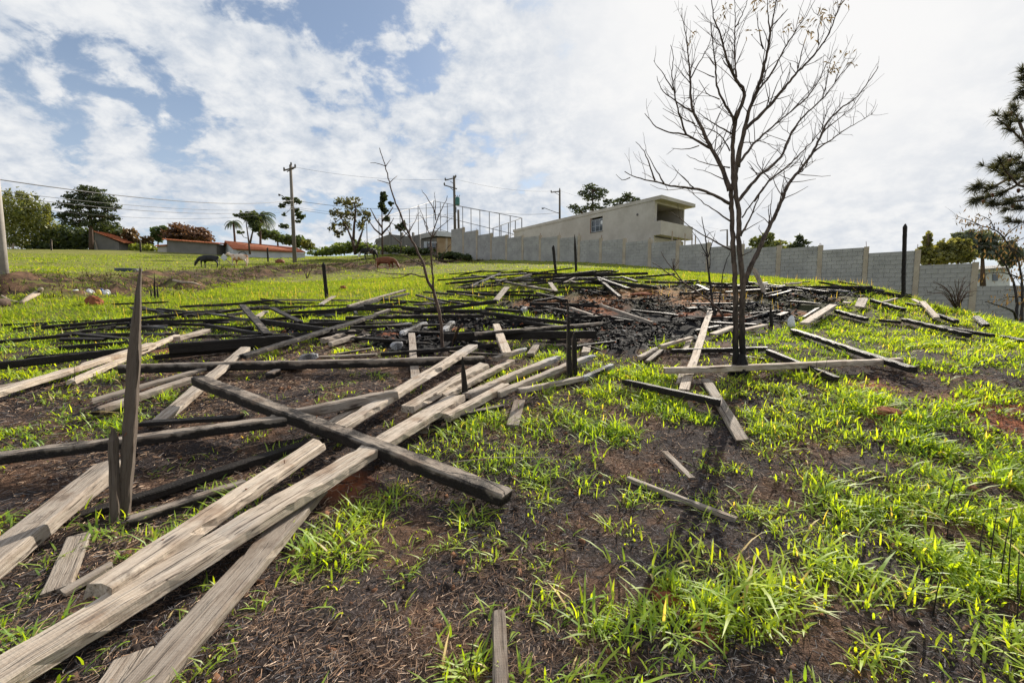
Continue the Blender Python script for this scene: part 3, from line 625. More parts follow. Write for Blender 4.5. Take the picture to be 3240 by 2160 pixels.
tree('dead_tree', 'thin half-dead tree with one dark leaf tuft by the old wall', 'tree', (1268, 800), 47, [[(1268, 800), (1269, 760), (1267, 725)], [(1268, 770), (1240, 745), (1222, 722)], [(1268, 755), (1290, 735), (1300, 715)]], [(1267, 720, 15, 12), (1278, 708, 7, 8)], 600, .2, PINE, .06, 24, limbs=False)
for i, (lab, x, y, D, bl, n) in enumerate((('low green scrub on the grassy rise under the open tree', 1090, 800, 47, [(1040, 796, 55, 10), (1085, 785, 50, 14), (1130, 778, 40, 16), (1165, 790, 40, 14), (1010, 803, 35, 7)], 3200),
        ('dark low scrub at the foot of the block wall', 1440, 815, 41.5, [(1425, 808, 35, 9), (1462, 814, 30, 9), (1400, 812, 25, 6)], 1500), ('dark scrub below the old masonry wall', 1290, 800, 50, [(1240, 788, 45, 10), (1300, 792, 45, 10), (1350, 795, 30, 9)], 1700))):
    tree('scrub', lab, 'scrub', (x, y), D, [[(x, y + 6), (x + 4, y - 6)]], bl, n, .22, (DK if i else ((.05, .08, .02), (.13, .17, .04))), .05, 30 + i, limbs=False)
def palm(lab, base, top, D, n, fl, seed):
    o = empty('palm_tree', at(*base, D)); tag(o, lab, 'palm'); rnd = random.Random(seed)
    q = MB(); q.tube([at(*base, D), at((base[0] + top[0]) / 2 + 1, (base[1] + top[1]) / 2, D), at(*top, D)], [.16, .13, .11], 7); q.build('trunk', M['bark'], o)
    c = Vector(at(*top, D)); vv = []; qq = []; cc = []
    for k in range(n):
        a = rnd.uniform(0, 2 * math.pi); el = rnd.uniform(.1, 1.25); prev = None
        d = Vector((math.cos(a) * math.cos(el), math.sin(a) * math.cos(el), math.sin(el))); p = c.copy(); side = d.cross(Vector((0, 0, 1))).normalized()
        for s_ in range(9):
            d = (d + Vector((0, 0, -.26))).normalized(); p2 = p + d * fl / 9
            for sg in (-1, 1):
                for sub in (0, .5):
                    e = p.lerp(p2, sub); tip = e + side * sg * fl * .17 * math.sin(.5 + s_ * .3) + d * fl * .1 - Vector((0, 0, fl * .10)); b0 = len(vv)
                    vv += [e, e + d * fl * .06, tip]; qq.append((b0, b0 + 1, b0 + 2)); cv = rnd.uniform(0, .4); cc += [(.03 + .06 * cv, .05 + .07 * cv, .018 + .02 * cv)] * 3
            p = p2
    loc = np.array(o.location); me = npmesh('frond_crown', np.array(vv) - loc, np.array(qq), M['foliage'], None, None, {'tint': np.array(cc)}); link('frond_crown', me, o)
palm('small palm with thin trunk left of the slender tree', (745, 800), (738, 702), 60, 22, 1.5, 3)
palm('large drooping palm behind the red roof', (824, 800), (822, 690), 58, 44, 2.2, 4)
tree('pine_tree', 'rounded dark pine rising behind the beige house roof', 'tree', (1880, 760), 62, [[(1880, 760), (1877, 690), (1874, 600)]], [(1866, 594, 26, 10), (1898, 605, 24, 12), (1850, 612, 20, 10), (1884, 622, 36, 12), (1925, 640, 18, 10), (1815, 655, 20, 8), (1832, 670, 26, 9), (1870, 655, 34, 10), (1905, 660, 20, 8)], 2800, .30, PINE, .2, 41, elong=2.2)
tree('pine_tree', 'smaller dark pine just right of the rounded pine behind the roof', 'tree', (1985, 760), 64, [[(1985, 760), (1984, 630)]], [(1988, 620, 20, 9), (1968, 633, 24, 10), (2006, 634, 20, 8), (1955, 648, 18, 7)], 1200, .30, PINE, .18, 42, elong=2.2)
tree('leafy_tree', 'hazy green tree above the wall right of the burnt trunk', 'tree', (2430, 830), 46, [[(2430, 840), (2428, 780)]], [(2420, 752, 30, 13), (2450, 770, 38, 13), (2392, 768, 22, 13), (2425, 785, 50, 14), (2478, 785, 22, 10)], 1900, .26, ((.07, .085, .035), (.15, .17, .06)), .15, 43)
tree('pine_tree', 'small bluish pine peeking over the wall between two pillars', 'tree', (2530, 830), 44, [[(2531, 840), (2530, 760)]], [(2529, 752, 11, 11), (2540, 768, 22, 9), (2516, 775, 18, 9), (2535, 790, 32, 10)], 1100, .28, PINE, .1, 44, elong=2.2)
tree('leafy_tree', 'yellow-green leafy tree just behind the right end of the wall', 'tree', (2985, 890), 27, [[(2940, 900), (2938, 780), (2936, 740)], [(2990, 900), (2992, 800)], [(3030, 900), (3032, 790)]], [(2936, 762, 11, 26), (2925, 795, 22, 16), (2990, 782, 28, 22), (3035, 775, 28, 22), (2970, 815, 45, 22), (3030, 812, 40, 22), (2915, 822, 18, 18), (3055, 800, 20, 24)], 4800, .17, ((.05, .06, .018), (.21, .20, .06)), .07, 45)
tree('round_tree', 'large dark hazy tree behind the yellow-green one at right', 'tree', (3110, 900), 36, [[(3110, 920), (3108, 780)]], [(3080, 752, 45, 22), (3120, 760, 35, 22), (3150, 790, 35, 28), (3090, 795, 50, 24), (3060, 775, 30, 20), (3200, 800, 30, 40)], 4200, .25, ((.045, .06, .05), (.11, .125, .09)), .2, 46)  # bluish distance haze is mixed into this leaf tint

# pine at the right edge, near: needle sprays on boughs reaching in
pine = empty('pine_tree', at(3420, 1150, 10.5)); tag(pine, 'near pine reaching long-needled boughs into the right edge', 'tree')
def PP(x, y, d=0): return Vector(at(x, y, 10.5 + d))
q = MB(); q.tube([PP(3425, 1200), PP(3415, 800), PP(3405, 450), PP(3400, 100)], [.17, .15, .12, .09], 10); q.build('trunk', M['bark'], pine, smooth=True)
boughs = [([(3402, 520), (3330, 505), (3260, 470), (3215, 425), (3180, 395), (3155, 375)], 0), ([(3260, 470), (3230, 400), (3215, 365), (3195, 345)], .1), ([(3402, 330), (3330, 320), (3280, 305), (3245, 285), (3225, 310)], -.2),
          ([(3410, 640), (3320, 610), (3250, 560), (3200, 560), (3160, 545), (3130, 530)], .2), ([(3200, 560), (3165, 580), (3130, 600), (3095, 590), (3080, 600)], .1), ([(3250, 560), (3210, 590), (3150, 620), (3105, 625), (3090, 640)], 0), ([(3320, 610), (3260, 630), (3200, 640), (3160, 650), (3135, 645)], -.2),
          ([(3330, 505), (3290, 480), (3250, 520), (3200, 500), (3185, 520)], .3), ([(3320, 610), (3270, 600), (3220, 585), (3180, 540), (3165, 510)], -.3), ([(3405, 700), (3330, 690), (3270, 660), (3230, 660), (3190, 665)], .3), ([(3280, 305), (3250, 260), (3240, 230)], 0), ([(3405, 760), (3320, 740), (3250, 705), (3200, 700)], .1),
          ([(3402, 590), (3300, 560), (3240, 540), (3210, 545)], .5), ([(3402, 240), (3330, 230), (3270, 210)], .2)]
rp = random.Random(5); nv = []; nf = []; nc = []
for bi, (pts, dd) in enumerate(boughs):
    q = MB(); pp = [PP(x, y, dd + (i * .12 if bi % 2 else -i * .1)) for i, (x, y) in enumerate(pts)]; q.tube(pp, list(np.linspace(.035, .010, len(pp))), 5)
    br = q.build('bough', M['bark'], pine)
    cent = []
    for a, b in zip(pp[:-1], pp[1:]):
        for u in (.2, .45, .7, 1.): cent.append((a.lerp(b, u), (b - a).normalized()))
    cent = cent[len(cent) // 3:]; vv, ff, cc = [], [], []
    for c, d in cent:
        c = c + Vector((rp.uniform(-.05, .05), rp.uniform(-.1, .1), rp.uniform(-.02, .06)))
        for _ in range(62):
            n_ = (d * .9 + Vector((rp.gauss(0, .7), rp.gauss(0, .7), rp.gauss(.15, .6)))).normalized(); ln = rp.uniform(.12, .25)
            s_ = n_.cross(Vector((rp.gauss(0, 1), rp.gauss(0, 1), rp.gauss(0, 1)))).normalized() * .0042; b0 = len(vv)
            m_ = c + n_ * ln * .6; e = c + n_ * ln + Vector((0, 0, -.03)); vv += [c - s_, c + s_, m_ + s_, m_ - s_, e]; ff += [(b0, b0 + 1, b0 + 2), (b0, b0 + 2, b0 + 3), (b0 + 3, b0 + 2, b0 + 4)]
            k_ = rp.random(); cc += [(.022 + .035 * k_, .026 + .03 * k_, .018 + .014 * k_)] * 5
    loc = np.array(pine.location); me = npmesh('needle_spray', np.array(vv) - loc, np.array(ff), M['foliage'], None, None, {'tint': np.array(cc)}); o = link('needle_spray', me, br); 
    o.parent = br
for _ in range(9):
    b = boughs[_ % len(boughs)]; x, y = b[0][2 + _ % 2 if len(b[0]) > 3 else 1]; c = PP(x + rp.uniform(-10, 10), y + rp.uniform(0, 16), b[1]); q = MB()
    q.tube([c, c + Vector((0, 0, -.02)), c + Vector((.01, 0, -.07)), c + Vector((.01, 0, -.10))], [.012, .032, .03, .008], 8); q.build('pine_cone', M['rust'], pine, smooth=True)

# ------------------------------------------------------------------ timbers
def timber_mesh(L, w, t, char, tone, rnd, e0=0., e1=0., ash0=0., ash1=0., bow=0., gap=None):
    n = int(min(46, max(5, L / .085))); c = min(w, t) * .13; xs = np.linspace(0, L, n + 1)
    sec = [(-w / 2 + c, 0), (w / 2 - c, 0), (w / 2, c), (w / 2, t - c), (w / 2 - c, t), (0, t), (-w / 2 + c, t), (-w / 2, t - c), (-w / 2, c)]
    K = len(sec); s1, s2, s3 = rnd.random() * 99, rnd.random() * 99, rnd.random() * 99
    def w1(x, s, f): return math.sin(x * f + s) * .6 + math.sin(x * f * 2.37 + s * 1.7) * .4
    v = []; ca = []; aa_ = []; tn = []
    ends = [[rnd.uniform(-1, 1) for _ in range(K)] for _ in range(2)]; sk = [rnd.uniform(-.35, .35) * w, rnd.uniform(-.35, .35) * w]
    for i, x in enumerate(xs):
        wx = 1 + .035 * w1(x, s1, 3.1); by = .006 * w1(x, s2, 1.7); bz = bow * math.sin(math.pi * x / L) + .004 * w1(x, s3, 2.3)
        for k, (y, z) in enumerate(sec):
            j = rnd.uniform(-1, 1) * min(.0045, t * .07); yy = y * wx + by + j; zz = z + bz + rnd.uniform(-1, 1) * min(.003, t * .05); xx = x
            for end, e, xe in ((0, e0, x), (1, e1, L - x)):
                if e > 0 and xe < e:                                            # burnt-away or split end
                    f = 1 - (xe / e); yy *= 1 - .55 * f * f; zz = bz + t / 2 + (zz - bz - t / 2) * (1 - .5 * f * f)
                    yy += rnd.uniform(-1, 1) * .01 * f; zz += rnd.uniform(-1, 1) * .008 * f
            if char < .3 and k in (2, 3, 7, 8, 4, 6) and rnd.random() < .05: yy *= 1 - rnd.uniform(.06, .22); zz -= rnd.uniform(0, .12) * t
            if i == 0: xx += ends[0][k] * min(.022, w * .16) + sk[0] * y / w
            if i == n: xx += ends[1][k] * min(.022, w * .16) + sk[1] * y / w
            if gap and gap[0] < x / L < gap[1] and y > 0 and z > t * .5: yy -= w * .28; zz -= t * .25
            v.append((xx, yy, max(zz, 0.0) if e0 == 0 and e1 == 0 else zz))
            cc = char + (.38 if .3 <= char <= .6 and z < t * .75 else 0)
            if e0 > 0: cc = max(cc, 1.25 * (1 - x / (e0 * 1.3)))
            if e1 > 0: cc = max(cc, 1.25 * (1 - (L - x) / (e1 * 1.3)))
            ca.append(cc); aa_.append(max(0, ash0 * (1 - x / (.30 * L + .05)), ash1 * (1 - (L - x) / (.30 * L + .05)))); tn.append(tone)
    f = []
    for i in range(n):
        for k in range(K): f.append((i * K + k, (i + 1) * K + k, (i + 1) * K + (k + 1) % K, i * K + (k + 1) % K))
    f.append(tuple(range(K))); f.append(tuple(n * K + k for k in range(K - 1, -1, -1)))
    me = bpy.data.meshes.new('timber'); me.from_pydata(v, [], f)
    for nm, arr in (('char', ca), ('ash', aa_), ('tone', tn)):
        a = me.attributes.new(nm, 'FLOAT', 'POINT'); a.data.foreach_set('value', arr)
    me.materials.append(M['timber']); return me
def frame(A, B, roll=0.):
    A, B = Vector(A), Vector(B); x = (B - A).normalized(); y = Vector((0, 0, 1)).cross(x)
    y = y.normalized() if y.length > 1e-3 else Vector((0, 1, 0)); z = x.cross(y)
    Rm = Matrix((x, y, z)).transposed().to_4x4() @ Matrix.Rotation(roll, 4, 'X'); return Matrix.Translation(A) @ Rm
FOOT = []                                       # footprints, so that grass does not stand inside the timber
rt = random.Random(21)
def timber(x1, y1, x2, y2, w, t, l1, l2, char, label, tone=1., group=None, kind='plank', **kw):
    dm = hit((x1 + x2) / 2, (y1 + y2) / 2)[1]
    if dm > 8: t *= 1.4; w *= 1.15; l1 += .04; l2 += .04
    else: t *= 1.2; w *= 1.08
    A = hit(x1, y1, l1 + t); B = hit(x2, y2, l2 + t); A = A - [0, 0, t]; B = B - [0, 0, t]
    L = float(np.linalg.norm(B - A)); me = timber_mesh(L, w, t, char, tone, rt, **kw)
    o = link(kind, me); o.matrix_world = frame(A, B, rt.uniform(-.05, .05)); me.name = kind
    tag(o, label, kind.replace('charred_', '').replace('_', ' '), group); FOOT.append((A[0], A[1], B[0], B[1], w / 2, max(l1, l2)))
    return o
def nail(par, x, y, z, h=.07, tilt=(.2, .1)):
    q = MB(); p = Vector((x, y, z)); d = Vector((tilt[0], tilt[1], 1)).normalized(); q.tube([p - d * .01, p + d * h], .003, 5); q.tube([p + d * h, p + d * (h + .003)], .007, 6)
    me = bpy.data.meshes.new('nail'); me.from_pydata(q.v, [], q.f); me.materials.append(M['rust']); return link('nail', me, par)

T_ = timber
# --- bleached heap running from the lower left corner to the middle
T_(-130, 2190, 1442, 1249, .17, .065, .06, .05, .05, 'longest weathered grey plank, lowest of the pale stack from the bottom left corner', .95)
o = T_(312, 1851, 1010, 1392, .14, .06, .145, .15, .02, 'pale plank on top of the corner stack ending in a square cut', 1.)
nail(o, .35, .02, .06, .015); nail(o, .9, -.02, .06, .02); nail(o, 1.3, .0, .06, .03)
o = T_(1503, 1086, 1075, 1345, .14, .05, .17, .17, .0, 'broad bleached plank topping the pale heap above the small stake', 1., e0=.05, ash0=.3, gap=(.42, .52))
nail(o, .5, .0, .05, .012); nail(o, 1.1, .02, .05, .012)
T_(1532, 1147, 1289, 1284, .14, .06, .10, .10, .02, 'second bleached plank with jagged splintered upper end in the pale heap', .97)
T_(1618, 1137, 1404, 1243, .09, .055, .05, .07, .10, 'narrow pale plank with dark hollow end behind the small stake', .95)
T_(1478, 1240, 1769, 1122, .10, .065, .04, .06, .0, 'pale plank with silver-black burnt far tip, left of a matching one', .93, e1=.30, ash1=1.)
T_(1575, 1237, 1882, 1116, .09, .06, .03, .06, .0, 'pale plank with burnt tip reaching behind the split post', .9, e1=.40, ash1=1.)
T_(1412, 1309, 1600, 1211, .10, .07, .03, .03, .0, 'short pale square-ended beam at the front edge of the pale heap', 1.)
T_(1640, 1230, 1842, 1189, .10, .05, .02, .02, .15, 'low half-buried grey plank in front of the split post', .85)
T_(1846, 1190, 1935, 1150, .07, .05, .03, .03, .9, 'ash-white burnt stub just right of the split post', .8, ash0=1., ash1=1.)
T_(1642, 1263, 1622, 1340, .12, .03, .02, .0, .05, 'short brown board pointing at the viewer in the grass below the pale heap', .62)
T_(1345, 1308, 1336, 1348, .12, .06, .0, .0, .12, 'small brown block tucked under the front of the pale heap', .6)
T_(1370, 1325, 1592, 1279, .06, .03, .02, .03, .5, 'thin dark lath lying under the front of the pale heap', .6)
T_(1040, 1340, 1150, 1270, .10, .05, .06, .08, .05, 'short pale board wedged between the crossing black beam and the heap', .95)
# --- foreground left
o = T_(612, 1184, 1598, 1550,   .135, .085, .24, .05, .52, 'big charred beam crossing diagonally over the pale planks', .5, kind='charred_beam', e0=.14)
nail(o, 1.9, .02, .085, .04)
o = T_(-90, 1444, 905, 1316, .12, .07, .12, .14, .45, 'long dark-sided beam lying level behind the split post in front', .62, kind='beam'); nail(o, .9, .03, .07, .05)
o = T_(860, 1310, 1258, 1232, .125, .08, .12, .17, .22, 'thick grey beam with nail and broken right end resting on the pale heap', .62, kind='beam', bow=.0); nail(o, 1.05, .0, .08, .03)
T_(451, 1333, 760, 1316, .10, .03, .10, .12, .75, 'dark board lying just behind the long level beam', .6)
o = T_(777, 1097, 492, 1334, .125, .045, .16, .04, .02, 'pale nailed plank passing under the charred end of the big diagonal beam', .88); nail(o, 1.55, .02, .045, .08)
T_(352, 1452, -70, 1790, .17, .085, .03, .04, .05, 'thick rough brown-grey beam leaving the left edge below the split post', .70, kind='beam')
T_(345, 1500, 120, 1680, .07, .05, .02, .02, .12, 'narrow grey batten alongside the thick rough beam', .75)
T_(255, 1685, 178, 1858, .11, .028, .01, .0, .05, 'short loose brown board in the grass below the split post', .6)
T_(200, 1868, 352, 1780, .06, .022, .01, .03, .05, 'thin slat sticking out under the square cut plank', .72)
T_(1000, 1540, 430, 2180, .155, .045, .03, .0, .10, 'wide rough brownish plank on the soil disappearing under the pale stack', .58)
T_(425, 2062, 318, 2215, .12, .03, .0, .0, .1, 'short worn board end at the bottom edge beside the wide rough plank', .72)
T_(262, 1618, 1010, 1384, .10, .05, .01, .03, .80, 'long charred board on the ground behind the corner stack', .55, kind='charred_board')
T_(405, 1640, 775, 1518, .085, .05, .0, .01, .45, 'dark brown batten parallel to and in front of the long charred board', .6)
T_(1573, 1930, 1586, 2175, .062, .045, .02, .0, .2, 'weathered dark stub at the bottom centre edge', .35)
# --- left middle
o = T_(-220, 1300, 480, 1084, .11, .055, .10, .10, .0, 'sunlit pale plank with charred notch coming in from the left edge', 1., gap=(.50, .56))
T_(224, 1203, 560, 1058, .095, .045, .04, .05, .0, 'pale plank just under the sunlit notched one, reaching further right', .98)
T_(-80, 1238, 212, 1172, .10, .06, .03, .06, .06, 'grey plank at the left edge tucked behind the sunlit notched one', .78)
T_(560, 1066, 668, 1036, .10, .05, .06, .10, .05, 'short pale end lit on top, leaning over the black beams', .92, e1=.10)
T_(-50, 1150, 434, 1096, .10, .09, .04, .05, .95, 'shiny black beam entering from the left edge above the pale planks', .5, kind='charred_beam')
T_(194, 1094, 446, 1076, .10, .065, .03, .03, .95, 'black beam with square left end behind the left post', .5, kind='charred_beam')
T_(80, 1126, 400, 1101, .08, .05, .02, .02, .95, 'black board half hidden behind the shiny black beam at left', .5, kind='charred_board')
T_(535, 1086, 934, 1058, .10, .115, .05, .05, 1., 'deep black beam between the left post and the tangle', .5, kind='charred_beam', e1=.1)
T_(484, 1123, 920, 1081, .09, .06, .02, .02, .9, 'black beam with a lit edge under the deep black beam', .5, kind='charred_beam')
o = T_(377, 1153, 1530, 1127, .105, .095, .07, .06, .42, 'very long level beam with brown top and black front across the middle', .58, kind='beam')
T_(290, 1296, 604, 1192, .10, .06, .02, .03, .1, 'grey plank with burnt hollow left end behind the left post', .85, e0=.07)
T_(293, 1264, 642, 1163, .10, .03, .07, .08, .28, 'dark grey board lying on the plank with burnt end', .55)
T_(51, 1036, 143, 1022, .14, .03, .01, .04, .95, 'small charred board standing out at the far left of the turf', .5, kind='charred_board')
T_(135, 1031, 684, 979, .09, .05, .02, .06, .85, 'long charred rail with shining edge passing behind the left post', .55, kind='charred_board')
T_(578, 996, 845, 965, .09, .05, .02, .04, .92, 'charred rail continuing to the leaning black board', .5, kind='charred_board')
T_(-20, 1078, 226, 1056, .07, .04, .0, .02, .95, 'thin black rail in the turf at the left edge', .5, kind='charred_board')
T_(178, 1057, 366, 1028, .10, .045, .01, .05, .95, 'charred board with grey tip left of the left post', .5, kind='charred_board')
T_(184, 1038, 408, 1018, .07, .04, .01, .01, .95, 'thin charred lath behind the grey tipped board', .5, kind='charred_board')
T_(-40, 1094, 38, 1096, .14, .05, .0, .0, .6, 'short brown-black stump of board at the left edge', .5, kind='charred_board')
T_(490, 1010, 570, 1012, .08, .04, .0, .0, .95, 'short charred lath in the turf right of the left post', .5, kind='charred_board')
T_(520, 1026, 690, 1018, .09, .03, .0, .02, .7, 'greyish board flat on the turf between the charred rails', .6)
T_(655, 1024, 820, 1052, .07, .05, .04, .03, .98, 'thin black stick sloping down under the leaning black board', .5, kind='charred_board')
T_(766, 964, 848, 1054, .12, .03, .30, .08, .6, 'dark grey board with chamfered tip leaning up out of the tangle', .55, kind='charred_board')
T_(861, 972, 950, 1015, .11, .03, .16, .08, .8, 'black board sloping down beside the chamfered leaning board', .5, kind='charred_board')
T_(842, 983, 812, 1000, .10, .03, .08, .08, .1, 'short pale board end behind the chamfered leaning board', .85)
T_(720, 992, 775, 985, .10, .05, .03, .03, .95, 'charred lump of board left of the chamfered leaning board', .5, kind='charred_board')
T_(645, 1016, 716, 1008, .08, .05, .02, .02, .95, 'small charred piece in the turf beyond the deep black beam', .5, kind='charred_board')
T_(735, 1035, 800, 1032, .08, .06, .02, .02, .95, 'black block beneath the thin sloping stick', .5, kind='charred_board')
# --- tangle left of centre
T_(843, 969, 962, 967, .09, .035, .02, .02, .85, 'level charred board at the back of the left tangle', .5, kind='charred_board')
T_(864, 946, 1140, 947, .10, .04, .03, .01, .25, 'grey board with black left tip behind the short black post', .62, e0=.06)
T_(1014, 961, 1056, 936, .11, .025, .02, .12, .1, 'small ash grey board leaning beside the short black post', .8, ash0=.4)
T_(905, 986, 1270, 965, .09, .055, .06, .05, .85, 'long charred rail with light grey top in the left tangle', .6, kind='charred_board')
T_(928, 997, 1094, 985, .09, .045, .02, .02, .95, 'black rail just in front of the long grey-topped rail', .5, kind='charred_board')
T_(823, 1008, 1058, 1040, .085, .07, .10, .09, .92, 'black beam sloping right through the left tangle', .5, kind='charred_beam')
T_(962, 1021, 1155, 1016, .09, .06, .03, .03, .9, 'charred level beam behind the long diagonal plank', .5, kind='charred_beam')
T_(768, 1122, 1184, 995, .125, .04, .10, .16, .62, 'long dark grey diagonal plank in the middle of the left tangle', .55, kind='charred_board')
T_(1188, 992, 1232, 977, .13, .035, .12, .17, .1, 'pale stub sticking up past the long dark diagonal plank', .8)
T_(1022, 1070, 1126, 1041, .10, .06, .03, .05, .1, 'grey notched plank in front of the dark diagonal plank', .85, gap=(.2, .35), e1=.06)
T_(1045, 1083, 1118, 1060, .09, .05, .01, .02, .15, 'grey plank end under the notched plank', .8)
T_(1112, 1071, 1170, 1056, .08, .03, .02, .02, .3, 'small brown board beside the notched plank', .6)
T_(1002, 1127, 1192, 1118, .08, .02, .02, .02, .1, 'thin pale lath lying flat behind the very long level beam', .85)
T_(1066, 1118, 1184, 1098, .05, .025, .02, .03, .4, 'thin grey stick above the flat pale lath', .65)
T_(1208, 1115, 1572, 1087, .09, .05, .04, .06, .72, 'dark grey beam end to end behind the bleached plank top', .6, kind='charred_board')
T_(1303, 1052, 1313, 1192, .105, .03, .10, .03, .08, 'upright-looking grey plank passing under the very long level beam', .75)
T_(864, 1162, 968, 1157, .11, .03, .0, .02, .4, 'dark board under the very long level beam at left', .55)
T_(846, 1182, 878, 1167, .10, .06, .0, .02, .5, 'short burnt-ended block under the very long level beam', .7, e0=.06)
T_(1569, 1021, 1604, 1114, .115, .04, .20, .13, .0, 'pale cracked plank standing out in front of the paired beams', .98, e0=.05)
T_(1101, 965, 1281, 915, .06, .05, .05, .10, .3, 'thin light topped batten rising to the right behind the sapling', .72)
T_(1098, 970, 1291, 926, .08, .05, .02, .05, .85, 'dark batten lying along the light topped one', .5, kind='charred_board')
T_(1132, 970, 1283, 952, .09, .05, .03, .05, .92, 'charred board below the two rising battens', .5, kind='charred_board')
T_(1213, 944, 1384, 958, .09, .045, .05, .04, .92, 'charred board sloping right behind the sapling stem', .5, kind='charred_board')
T_(1318, 931, 1410, 958, .09, .035, .05, .05, .7, 'grey-edged charred board crossing the sapling stem', .6, kind='charred_board')
T_(1269, 968, 1402, 979, .11, .07, .05, .05, .95, 'thick black beam with rounded left end beside the sapling', .5, kind='charred_beam', e0=.2)
T_(1343, 921, 1436, 929, .09, .04, .02, .02, .95, 'thin black board at the back, just right of the sapling', .5, kind='charred_board')
T_(1093, 1000, 1532, 993, .085, .06, .06, .05, .55, 'long level plank with a pale top edge running past the sapling stem', .75)
T_(1310, 980, 1540, 979, .10, .06, .02, .03, .85, 'charred level plank behind the pale-edged one', .55, kind='charred_board')
T_(1336, 977, 1571, 948, .10, .07, .07, .12, .72, 'grey-topped black beam rising right to the pale propped board', .62, kind='charred_beam')
T_(1350, 939, 1464, 958, .09, .04, .03, .03, .85, 'charred board sloping past the sapling towards the centre', .5, kind='charred_board')
T_(1421, 947, 1514, 952, .07, .04, .02, .02, .9, 'small charred board before the centre heap', .5, kind='charred_board')
T_(1416, 918, 1588, 930, .10, .06, .03, .05, .95, 'black beam ending under the pale propped board', .5, kind='charred_beam')
T_(1447, 927, 1530, 938, .06, .03, .03, .03, .5, 'thin grey lath in front of that black beam end', .65)
T_(1604, 907, 1569, 948, .14, .025, .24, .14, .1, 'pale board propped up in front of the centre heap', .82)
# --- centre front beams
T_(1508, 1051, 1920, 1017, .085, .06, .17, .15, .40, 'pale topped beam lying on the black one in front of the coal bed', .85, kind='beam', e1=.15)
T_(1404, 1053, 1884, 1045, .10, .10, .05, .05, .75, 'long black beam bearing the pale topped beam', .6, kind='charred_beam')
T_(1523, 984, 1800, 1017, .075, .055, .12, .10, .72, 'charred plank with lit edge slanting to the split post', .65, kind='charred_board')
T_(1620, 1008, 1772, 1031, .11, .045, .04, .06, .8, 'dark plank under the slanting lit one', .55, kind='charred_board')
T_(1806, 971, 1896, 1002, .07, .035, .06, .06, .1, 'pale brown plank slanting right of the split post spike', .85)
T_(1800, 1003, 1930, 997, .08, .04, .09, .09, .6, 'grey plank joining the beam ends behind the split post', .7)
T_(1898, 961, 2064, 1017, .05, .05, .05, .04, .15, 'thin long tan batten sloping across the coal bed', .8)
T_(1421, 1109, 1588, 1119, .07, .03, .05, .05, .4, 'grey lath between the bleached plank and the paired beams', .7)
T_(1569, 1129, 1664, 1097, .10, .05, .07, .10, .05, 'pale plank with burnt silver tip behind the bleached heap', .85, e1=.18, ash1=1.)
T_(1679, 1116, 1702, 1083, .10, .05, .0, .02, .15, 'short grey block standing in shade under the paired beams', .55)
T_(1852, 1113, 1860, 1084, .12, .05, .0, .0, .1, 'short pale block right of the split post', .75)
T_(2022, 1128, 2079, 1096, .07, .05, .02, .04, .05, 'short pale splintered plank with a burnt right end', .9, e1=.06)
T_(2050, 1140, 2095, 1102, .06, .05, .02, .03, .35, 'broken plank leaning by the pale splintered one', .7)
T_(2090, 1091, 2190, 1063, .085, .03, .05, .09, .03, 'pale board sloping up left of the pale upright plank', .95)
T_(2185, 1066, 2169, 1102, .08, .02, .09, .03, .03, 'small white board end leaning at the tip of the pale sloping board', 1.)
# --- around the burnt tree
T_(2247, 982, 2164, 1230, .105, .03, .16, .03, .0, 'long pale plank lying towards the viewer left of the burnt tree', .98)
T_(2162, 1172, 2150, 1212, .09, .025, .02, .01, .1, 'short brown plank beside the foot of the long pale plank', .8)
T_(2102, 1164, 2853, 1133, .095, .065, .09, .05, .0, 'pale crosswise plank behind the foot of the burnt tree', .95)
T_(1979, 1200, 2279, 1264, .10, .06, .02, .05, .95, 'shiny black beam in the grass left of the burnt tree foot', .5, kind='charred_beam')
T_(2232, 1196, 2348, 1388, .11, .03, .01, .0, .12, 'brown-grey plank lying downhill under the shiny black beam', .65)
T_(2128, 1104, 2428, 1098, .085, .055, .04, .03, .75, 'charred level beam just behind the burnt tree', .65, kind='charred_beam')
T_(2427, 1105, 2646, 1190, .085, .06, .08, .01, .85, 'charred plank sloping down right of the burnt tree over the pale one', .55, kind='charred_board')
T_(2509, 1040, 2888, 1161, .095, .06, .03, .08, .80, 'long charred plank with lit edge slanting right over the grass', .62, kind='charred_board')
T_(2545, 1020, 2636, 962, .14, .035, .03, .09, .0, 'pale flat plank at the right rim of the coal bed', .97)
T_(2256, 1055, 2320, 1030, .12, .03, .02, .06, .02, 'pale board end at the left side of the burnt trunk', .95)
T_(2350, 1042, 2421, 1025, .11, .03, .02, .06, .02, 'pale board end at the right side of the burnt trunk', .95)
T_(2310, 1120, 2440, 1136, .07, .04, .0, .0, .9, 'thin charred lath on the soil right of the trunk', .5, kind='charred_board')
# --- right slope
T_(2733, 942, 2720, 969, .16, .03, .10, .03, .02, 'pale square board tilted up at the right rim of the bed', .92)
T_(2668, 954, 2690, 956, .16, .03, .03, .04, .02, 'tiny pale board left of the pale square board', .95)
T_(2758, 946, 2858, 975, .09, .05, .04, .02, .82, 'charred plank with lit edge below the right post', .6, kind='charred_board')
T_(2795, 953, 2838, 942, .06, .03, .04, .04, .25, 'thin grey stick crossing the charred plank below the right post', .75)
T_(2645, 980, 2742, 1005, .09, .05, .02, .01, .9, 'charred plank in the grass right of the pale flat plank', .5, kind='charred_board')
T_(2786, 1009, 2848, 1015, .09, .04, .0, .0, .9, 'short charred plank halfway down the right slope', .5, kind='charred_board')
T_(2861, 1006, 3062, 1053, .09, .05, .02, .02, .88, 'long charred plank across the right slope', .52, kind='charred_board')
T_(2971, 1028, 3138, 1057, .07, .04, .02, .02, .85, 'second charred plank lower on the right slope, beside the long one', .55, kind='charred_board')
